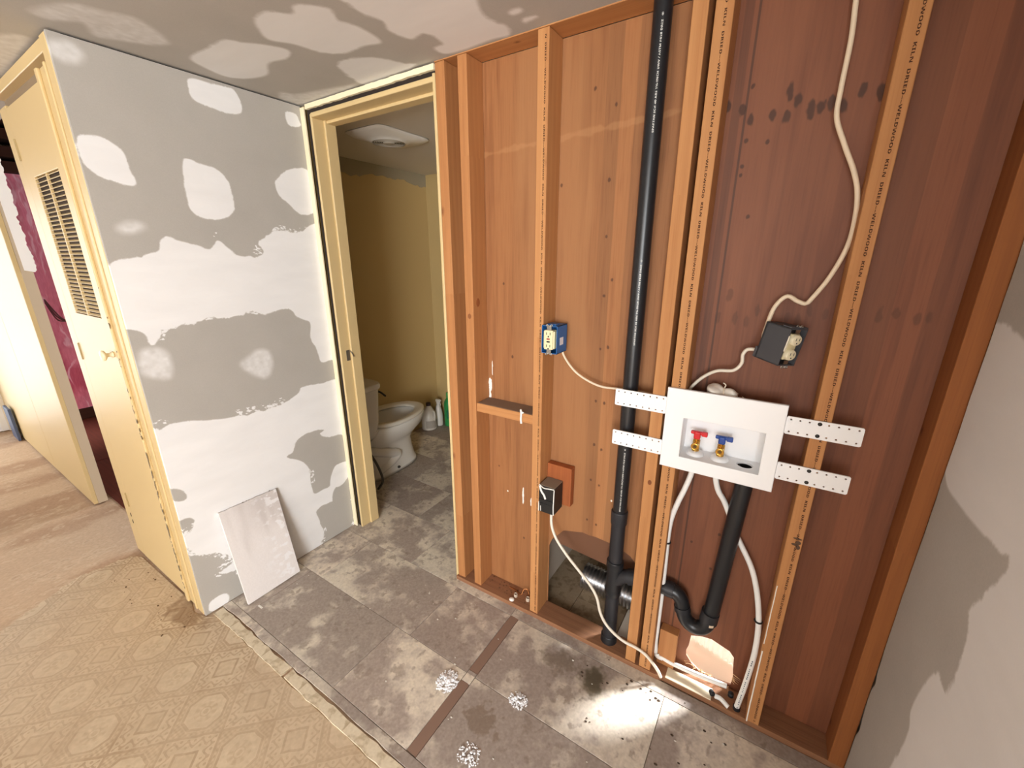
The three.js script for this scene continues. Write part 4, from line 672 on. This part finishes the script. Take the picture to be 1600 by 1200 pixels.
// ------------------------------------------------------------------ low broken black box with its cable
const lowBox = thing('outlet_box', 'broken black electrical box smeared with white paint above the wall hole', 'outlet', [-0.635, 0.54, -0.02]);
const mBake = M('#1b1a1a', 0.5);
const lb = part('box', join(bx(-0.672, -0.605, 0.548, 0.662, -0.055, 0.018, 0.003), bx(-0.670, -0.608, 0.602, 0.606, 0.017, 0.021), bx(-0.669, -0.61, 0.585, 0.588, 0.017, 0.02)), mBake, lowBox);
part('dusty_top', bx(-0.671, -0.606, 0.6615, 0.6635, -0.055, 0.014, 0.0008), M('#8a7a68', 0.95), lb);
{
  const m = P('#efece4', 0.5), run = (pts, r) => tube(pts, r, 24, 6);
  part('paint_smear', join(run([[-0.67, 0.665, 0.017], [-0.65, 0.656, 0.0195], [-0.63, 0.658, 0.019], [-0.607, 0.66, 0.017]], 0.0022), run([[-0.6065, 0.66, 0.018], [-0.607, 0.62, 0.0185], [-0.608, 0.58, 0.0185], [-0.607, 0.55, 0.0175]], 0.0022), run([[-0.668, 0.662, 0.0185], [-0.66, 0.64, 0.019], [-0.648, 0.625, 0.019], [-0.642, 0.61, 0.0188]], 0.0042), run([[-0.671, 0.59, 0.018], [-0.6705, 0.565, 0.0185], [-0.671, 0.55, 0.018]], 0.0018), run([[-0.663, 0.575, 0.0183], [-0.662, 0.553, 0.0183]], 0.0014)), m, lb);
}
part('cable', tube([[-0.633, 0.555, -0.02], [-0.63, 0.528, -0.012], [-0.621, 0.49, 0.0], [-0.598, 0.448, 0.008], [-0.55, 0.395, 0.012], [-0.495, 0.346, 0.013], [-0.445, 0.302, 0.014], [-0.415, 0.262, 0.016], [-0.395, 0.2, 0.018], [-0.373, 0.162, 0.018], [-0.335, 0.13, 0.016], [-0.295, 0.112, 0.013], [-0.255, 0.108, 0.011], [-0.222, 0.1, 0.011], [-0.192, 0.078, 0.011], [-0.168, 0.048, 0.008], [-0.156, 0.02, 0.003]], 0.0055, 150, 10), mCableWhite, lowBox);
single('wood_block', 'reddish wood block fixed behind the broken black box', 'wood block', bx(-0.6765, -0.572, 0.556, 0.722, -0.0885, -0.057, 0.003), M('#e2b9a0', 0.75, { map: studTex }), [-0.62, 0.556, -0.07]);

// ------------------------------------------------------------------ pipe stubs and wire in the left bay
const mCopper = M('#c2814f', 0.4, { metalness: 0.9 });
function stub(x, z, label, h) {
  const s = thing('pipe_stub', label, 'pipe', [x, PLATE, z]);
  part('pipe', lathe([[0.006, 0], [0.0085, 0], [0.0085, h], [0.007, h + 0.001], [0.0055, h], [0.0055, h - 0.02]], [x, PLATE, z], 20), M('#cbb9a4', 0.5), s);
  part('hole_edge', lathe([[0.0085, 0.0006], [0.0165, 0.0008], [0.017, 0]], [x, PLATE + 0.0002, z], 20), mBlack, s);
}
stub(-0.807, -0.032, 'cut pale pipe stub in plate, farther from the third stud', 0.016);
stub(-0.748, -0.04, 'cut copper pipe stub in plate, close against the third stud', 0.018);
single('plaster_blob', 'white dried plaster blob on plate below the cut pipe stub', 'plaster', new THREE.IcosahedronGeometry(0.012, 2).scale(1, 0.6, 0.9).translate(-0.812, PLATE + 0.004, -0.006), mDrip, [-0.812, PLATE, -0.006]);
single('copper_wire', 'bent bare copper wire lying at the back of the plate', 'wire', tube([[-0.86, 0.022, -0.062], [-0.825, 0.023, -0.058], [-0.79, 0.022, -0.052], [-0.785, 0.042, -0.066], [-0.772, 0.043, -0.074], [-0.762, 0.036, -0.07], [-0.755, 0.021, -0.062]], 0.0018, 50, 8), mCopper, [-0.8, PLATE, -0.06]);
{
  const gs = []; for (let i = 0; i < 60; i++) gs.push(new THREE.IcosahedronGeometry(rr(0.0015, 0.005), 0).scale(1.3, 0.6, 1).translate(rr(-0.96, -0.73), PLATE + 0.001, rr(-0.084, -0.015)));
  single('sawdust', 'brown dust and crumbs on plate between second and third stud', 'debris', join(gs), M('#6b4a33', 1), [-0.85, PLATE, -0.05], undefined, 'stuff');
}

// ------------------------------------------------------------------ plaster crumbs on the tiles
function crumbs(label, cx, cz, rx, rz, n, big) {
  const gs = []; for (let i = 0; i < n; i++) { const a = rr(0, 6.28), r = Math.sqrt(rnd()), s = rr(0.0012, big) * (1.2 - 0.6 * r), g = new THREE.IcosahedronGeometry(s, 0); g.rotateX(rr(0, 3)).rotateY(rr(0, 3)).scale(1.3, 0.7, 1.3).translate(cx + rx * r * Math.cos(a), s * 0.5 + rr(0, 0.006) * (1 - r), cz + rz * r * Math.sin(a)); gs.push(g); }
  single('plaster_crumbs', label, 'debris', join(gs), M('#f2f2f4', 0.9), [cx, 0, cz], undefined, 'stuff');
}
crumbs('largest heap of white plaster crumbs beside the brown filler strip', -0.818, 0.425, 0.04, 0.045, 240, 0.006);
crumbs('loose scatter of white plaster crumbs right of the brown filler strip', -0.56, 0.345, 0.036, 0.03, 170, 0.0045);
crumbs('thin scatter of white plaster crumbs at the bottom edge of view', -0.605, 0.57, 0.04, 0.035, 110, 0.004);
{
  const gs = []; for (let i = 0; i < 46; i++) { const x = rr(-1.75, 0.2), z = rr(0.08, 0.62); gs.push(new THREE.IcosahedronGeometry(rr(0.0012, 0.0035), 0).scale(1.5, 0.5, 1).translate(x, 0.001, z)); }
  single('floor_grit', 'scattered pale grit specks across the vinyl tiles', 'debris', join(gs), M('#d8d2c8', 1), [-0.8, 0, 0.35], undefined, 'stuff');
  const g2 = []; for (let i = 0; i < 30; i++) { const t = rnd(), x = lerp(-0.42, 0.1, t), z = rr(0.01, 0.3); g2.push(new THREE.IcosahedronGeometry(rr(0.0012, 0.0042), 0).scale(1.5, 0.5, 1).translate(x, 0.001, z)); }
  single('floor_dirt', 'scattered dark dirt crumbs on the floor by the plate', 'debris', join(g2), M('#4a3c30', 1), [-0.2, 0, 0.15], undefined, 'stuff');
}
{
  const g = []; for (let i = 0; i < 18; i++) g.push(new THREE.IcosahedronGeometry(rr(0.0015, 0.0045), 0).scale(1.5, 0.5, 1).translate(rr(-2.55, -1.92), -0.0045, rr(0.79, 0.93)));
  single('floor_dirt', 'brown crumbs on the patterned flooring beside the closet door', 'debris', join(g), M('#6d5540', 1), [-2.2, 0, 0.86], undefined, 'stuff');
}
single('paper_scrap', 'tiny white scrap at foot of the leaning offcut', 'debris', bx(-1.765, -1.735, 0.0005, 0.002, 0.612, 0.620, 0.0004), mDrip, [-1.75, 0, 0.616]);

// ------------------------------------------------------------------ bathroom: toilet
const toilet = thing('toilet', 'white porcelain toilet with open seat seen through the bathroom doorway', 'toilet', [-2.28, 0, -0.55]);
{
  const CX = -2.28, N = 40;
  const egg = (y, zc, hw, front, back, pw = 2.3) => Array.from({ length: N }, (_, i) => { const a = i / N * 2 * Math.PI, c = Math.cos(a), s = Math.sin(a), e = 2 / pw, X = Math.sign(c) * Math.pow(Math.abs(c), e) * hw, Z = Math.sign(s) * Math.pow(Math.abs(s), e) * (s > 0 ? back : front); return [CX + X, y, zc + Z]; });
  const prof = [[0, -0.56, 0.125, 0.27, 0.25, 3.2], [0.03, -0.56, 0.122, 0.265, 0.245, 3.2], [0.06, -0.56, 0.112, 0.255, 0.24, 3], [0.13, -0.56, 0.1, 0.242, 0.23, 3], [0.2, -0.56, 0.1, 0.238, 0.23, 2.8], [0.245, -0.57, 0.128, 0.255, 0.24, 2.5], [0.3, -0.585, 0.166, 0.31, 0.25, 2.4], [0.35, -0.595, 0.184, 0.33, 0.24, 2.3], [0.378, -0.6, 0.188, 0.335, 0.22, 2.25], [0.386, -0.6, 0.184, 0.33, 0.215, 2.25], [0.386, -0.61, 0.14, 0.27, 0.16, 2.1], [0.37, -0.61, 0.135, 0.265, 0.155, 2.1], [0.33, -0.61, 0.12, 0.24, 0.14, 2.1], [0.27, -0.6, 0.08, 0.15, 0.1, 2], [0.235, -0.59, 0.05, 0.08, 0.06, 2]];
  const bowl = part('bowl', loft(prof.map((p) => egg(...p))), mPorcelain, toilet);
  part('water', new THREE.CircleGeometry(0.085, 28).rotateX(-Math.PI / 2).scale(0.9, 1, 1.3).translate(CX, 0.283, -0.6), P('#6e6648', 0.05), bowl);
  for (const s of [1, -1]) part('trapway', tube([[CX + s * 0.085, 0.27, -0.30], [CX + s * 0.1, 0.225, -0.4], [CX + s * 0.1, 0.165, -0.53], [CX + s * 0.098, 0.13, -0.6], [CX + s * 0.09, 0.09, -0.55], [CX + s * 0.088, 0.06, -0.44]], 0.034, 50, 16), mPorcelain, bowl);
  part('deck', loft([[0.3, 0.10], [0.345, 0.135], [0.375, 0.15], [0.39, 0.152], [0.394, 0.146]].map(([y, w]) => { const r = []; for (let i = 0; i < N; i++) { const a = i / N * 2 * Math.PI, c = Math.cos(a), s = Math.sin(a); r.push([CX + Math.sign(c) * Math.pow(Math.abs(c), 0.5) * w, y, -0.34 + Math.sign(s) * Math.pow(Math.abs(s), 0.5) * 0.12]); } return r; })), mPorcelain, toilet);
  const seat = part('seat', loft([[0.388, 1, 1], [0.396, 1.02, 1.02], [0.408, 1.01, 1.01], [0.412, 0.94, 0.95], [0.409, 0.76, 0.8], [0.396, 0.7, 0.75], [0.388, 0.72, 0.77], [0.388, 1, 1]].map(([y, kx, kz]) => egg(y, -0.605, 0.19 * kx, 0.328 * kz, 0.205 * kz, 2.15)), false, false), P('#e4ddcd', 0.25), toilet);
  for (const s of [1, -1]) part('hinge', bx(CX + s * 0.075 - 0.014, CX + s * 0.075 + 0.014, 0.393, 0.416, -0.445, -0.40, 0.006), P('#eee8dc', 0.3), seat);
  const rb = (y, hw, z0, z1, pw = 6) => Array.from({ length: 48 }, (_, i) => { const a = i / 48 * 2 * Math.PI, c = Math.cos(a), s = Math.sin(a), e = 2 / pw; return [CX + Math.sign(c) * Math.pow(Math.abs(c), e) * hw, y, (z0 + z1) / 2 + Math.sign(s) * Math.pow(Math.abs(s), e) * (z1 - z0) / 2]; });
  const tank = part('tank', loft([rb(0.39, 0.17, -0.395, -0.215), rb(0.4, 0.188, -0.402, -0.205), rb(0.46, 0.2, -0.412, -0.2), rb(0.69, 0.213, -0.428, -0.195), rb(0.695, 0.21, -0.426, -0.197)]), mPorcelain, toilet);
  part('tank_lid', loft([rb(0.695, 0.214, -0.432, -0.19), rb(0.699, 0.221, -0.439, -0.185), rb(0.722, 0.222, -0.44, -0.184), rb(0.732, 0.216, -0.434, -0.19)]), mPorcelain, tank);
  part('flush_lever', join(cyl([CX + 0.15, 0.655, -0.425], [CX + 0.15, 0.655, -0.448], 0.009), tube([[CX + 0.15, 0.655, -0.446], [CX + 0.17, 0.65, -0.45], [CX + 0.21, 0.632, -0.452]], 0.0065, 16, 10)), M('#3a352c', 0.4, { metalness: 0.6 }), tank);
  part('bolt_cap', new THREE.SphereGeometry(0.012, 16, 10).scale(1, 0.8, 1).translate(CX + 0.123, 0.034, -0.585), M('#3f3a33', 0.5), bowl);
  single('supply_hose', 'grey braided hose hanging beside the toilet', 'hose', tube([[-2.1, 0.36, -0.27], [-2.055, 0.3, -0.275], [-2.02, 0.2, -0.30], [-2.03, 0.08, -0.33], [-2.07, 0.015, -0.32]], 0.008, 50, 12), M('#4e4b45', 0.5), [-2.05, 0, -0.3]);
}
// cleaning bottles in the far corner
const jug = thing('jug', 'pale translucent jug with dark cap beside the toilet', 'bottle', [-2.52, 0, -1.29]);
part('body', lathe([[0, 0], [0.062, 0], [0.068, 0.008], [0.068, 0.1], [0.06, 0.14], [0.036, 0.19], [0.02, 0.215], [0.018, 0.235], [0, 0.235]], [-2.52, 0.001, -1.29], 32).applyMatrix4(new THREE.Matrix4()), P('#cfc6b8', 0.35), jug);
part('cap', lathe([[0.021, 0], [0.021, 0.024], [0.018, 0.028], [0, 0.028]], [-2.52, 0.222, -1.29], 24), M('#3a2622', 0.5), jug);
part('handle', tube([[-2.472, 0.18, -1.29], [-2.455, 0.17, -1.29], [-2.452, 0.12, -1.29], [-2.458, 0.09, -1.29]], 0.009, 24, 10), P('#cfc6b8', 0.35), jug);
part('label', new THREE.CylinderGeometry(0.0687, 0.0687, 0.07, 32, 1, true, 0.3, 2.2).translate(-2.52, 0.06, -1.29), M('#a89e92', 0.6), jug);
const spray = thing('spray_bottle', 'white spray bottle between pale jug and green bottle', 'bottle', [-2.505, 0, -1.4]);
part('body', lathe([[0, 0], [0.036, 0], [0.04, 0.006], [0.04, 0.09], [0.034, 0.14], [0.022, 0.18], [0.014, 0.2], [0.014, 0.215], [0, 0.215]], [-2.505, 0.001, -1.4], 28), P('#e2dcd2', 0.35), spray);
part('trigger_head', join(bx(-2.527, -2.487, 0.225, 0.252, -1.413, -1.387, 0.006), bx(-2.492, -2.472, 0.234, 0.248, -1.408, -1.392, 0.003), cyl([-2.505, 0.213, -1.4], [-2.505, 0.228, -1.4], 0.0165), tube([[-2.492, 0.228, -1.4], [-2.478, 0.212, -1.4], [-2.48, 0.195, -1.4]], 0.005, 14, 8)), P('#e9e4da', 0.35), spray);
const green = thing('green_bottle', 'green plastic cleaner bottle in the bathroom corner', 'bottle', [-2.42, 0, -1.448]);
part('body', lathe([[0, 0], [0.04, 0], [0.044, 0.006], [0.044, 0.2], [0.038, 0.235], [0.02, 0.262], [0.016, 0.27], [0, 0.27]], [-2.42, 0.001, -1.448], 28), P('#2f8f4a', 0.3), green);
part('cap', lathe([[0.02, 0], [0.022, 0.002], [0.021, 0.045], [0.017, 0.05], [0, 0.05]], [-2.42, 0.268, -1.448], 24), P('#57a85c', 0.4), green);
part('label', new THREE.CylinderGeometry(0.0447, 0.0447, 0.08, 28, 1, true, 0.2, 2.4).translate(-2.42, 0.12, -1.448), P('#1c6a4a', 0.4), green);
single('dark_bottle', 'dark bottle half hidden behind the door post', 'bottle', lathe([[0, 0], [0.036, 0], [0.038, 0.005], [0.038, 0.17], [0.03, 0.2], [0.014, 0.225], [0.014, 0.25], [0, 0.25]], [-2.29, 0.001, -1.452], 28), P('#23242a', 0.3), [-2.29, 0, -1.452]);
// ceiling fan
const fan = thing('exhaust_fan', 'white square bathroom ceiling fan with round ringed grille', 'ceiling fan', [-1.955, 2.13, -0.54]);
{
  const FXc = -1.955, FZc = -0.545, rr2 = (y, hx, hz, pw) => Array.from({ length: 48 }, (_, i) => { const a = i / 48 * 2 * Math.PI, c = Math.cos(a), s = Math.sin(a), e = 2 / pw; return [FXc + Math.sign(c) * Math.pow(Math.abs(c), e) * hx, y, FZc + Math.sign(s) * Math.pow(Math.abs(s), e) * hz]; });
  const cover = part('cover', loft([rr2(2.1295, 0.15, 0.19, 7), rr2(2.124, 0.15, 0.19, 7), rr2(2.113, 0.138, 0.175, 5), rr2(2.104, 0.105, 0.115, 2.4), rr2(2.096, 0.093, 0.095, 2), rr2(2.094, 0.088, 0.09, 2)], true, false), P('#f1eee7', 0.35), fan);
  part('grille_recess', cyl([FXc, 2.099, FZc], [FXc, 2.103, FZc], 0.088, 0.088, 40), M('#3b352c', 0.8), cover);
  for (let k = 0; k < 6; k++) part('grille_ring', new THREE.TorusGeometry(0.04 + k * 0.009, 0.0022, 8, 40).rotateX(Math.PI / 2).translate(FXc, 2.096, FZc), P('#bdb5a6', 0.4), cover);
  part('hub', lathe([[0, 0], [0.028, 0.0], [0.032, 0.004], [0.032, 0.009]], [FXc, 2.091, FZc], 32), P('#cfc8bc', 0.4), cover);
}
single('ceiling_bump', 'small pale plastic nub on bathroom ceiling right of the fan', 'fixture', new THREE.SphereGeometry(0.009, 14, 10).translate(-1.76, 2.123, -0.83), P('#e5dfd2', 0.4), [-1.76, 2.13, -0.83]);

// ------------------------------------------------------------------ stripped room: insulation, framing, wires
const texPink = tex(512, 512, (u, v) => { const a = fbm(u * 7, v * 7, 4), b = fbm(u * 30 + 8 * a, v * 12, 3), f = fbm(u * 90, v * 60, 2); let c = mix3([226, 130, 158], [200, 92, 120], sstep(0.4, 0.68, a)); c = mix3(c, [244, 190, 214], 0.8 * sstep(0.52, 0.7, b)); return c.map((q) => q + 18 * (f - 0.5)); });
const mPink = M('#ffffff', 1, { map: texPink });
function batt(z0, z1, label) {
  const g = new THREE.PlaneGeometry(z1 - z0, 2.05, 40, 120), p = g.attributes.position;
  for (let i = 0; i < p.count; i++) { const a = p.getX(i), b = p.getY(i), e = Math.min(1, ((z1 - z0) / 2 - Math.abs(a)) / 0.06); p.setZ(i, 0.05 * Math.sqrt(Math.max(0, e)) + 0.05 * (fbm(a * 8 + 5, b * 8, 4) - 0.5)); }
  g.computeVertexNormals(); g.rotateY(Math.PI / 2).translate(-5.56, 1.13, (z0 + z1) / 2);
  const back = bx(-5.7, -5.55, 0.11, 2.15, z0 + 0.01, z1 - 0.01, 0, 'y', false);
  single('insulation_batt', label, 'insulation', join(g, back), mPink, [-5.56, 0.11, (z0 + z1) / 2]);
}
batt(-0.04, 0.64, 'pink fibreglass insulation batt nearest the hall partition');
batt(-0.48, -0.1, 'pink fibreglass insulation batt deeper in the stripped room');
const framing = structure('wall_framing_far', 'dark exposed framing around pink insulation', 'wall');
for (const z of [-0.07, -0.52]) part('stud', bx(-5.7, -5.52, 0, 2.16, z - 0.019, z + 0.019, 0.002), mDarkWood, framing);
part('bottom_plate', bx(-5.7, -5.5, 0, 0.1, -1.6, 0.66, 0.003, 'z'), mDarkWood, framing);
for (const y of [2.16, 2.27, 2.4, 2.52]) part('board', bx(-5.7, -5.45 + 0.05 * (y - 2.1), y, y + 0.08, -1.6, 0.64, 0.003, 'z'), mDarkWood, framing);
const wires = thing('loose_wires', 'loose dark wires hanging in front of pink insulation', 'wire', [-4.4, 1.0, 0.5]);
for (const d of [0, 0.05, 0.1]) part('wire', tube([[-4.7, 1.19 - d * 0.25, 0.475], [-4.6, 1.11 - d * 0.6, 0.46], [-4.5, 1.06 - d * 0.2, 0.45], [-4.38, 1.055, 0.435], [-4.2, 1.09, 0.42]], 0.005, 30, 8), M('#6a3a44', 0.6), wires);
const bluePanel = single('door_edge_panel', 'blue-grey upright panel by the bright outer door', 'panel', bx(-5.5, -5.3, -0.006, 0.28, 0.772, 0.79, 0.004), P('#4d5a78', 0.5), [-5.4, 0, 0.78]);  // upright panel standing in for the lower edge of the door

renderer.render(scene, camera);
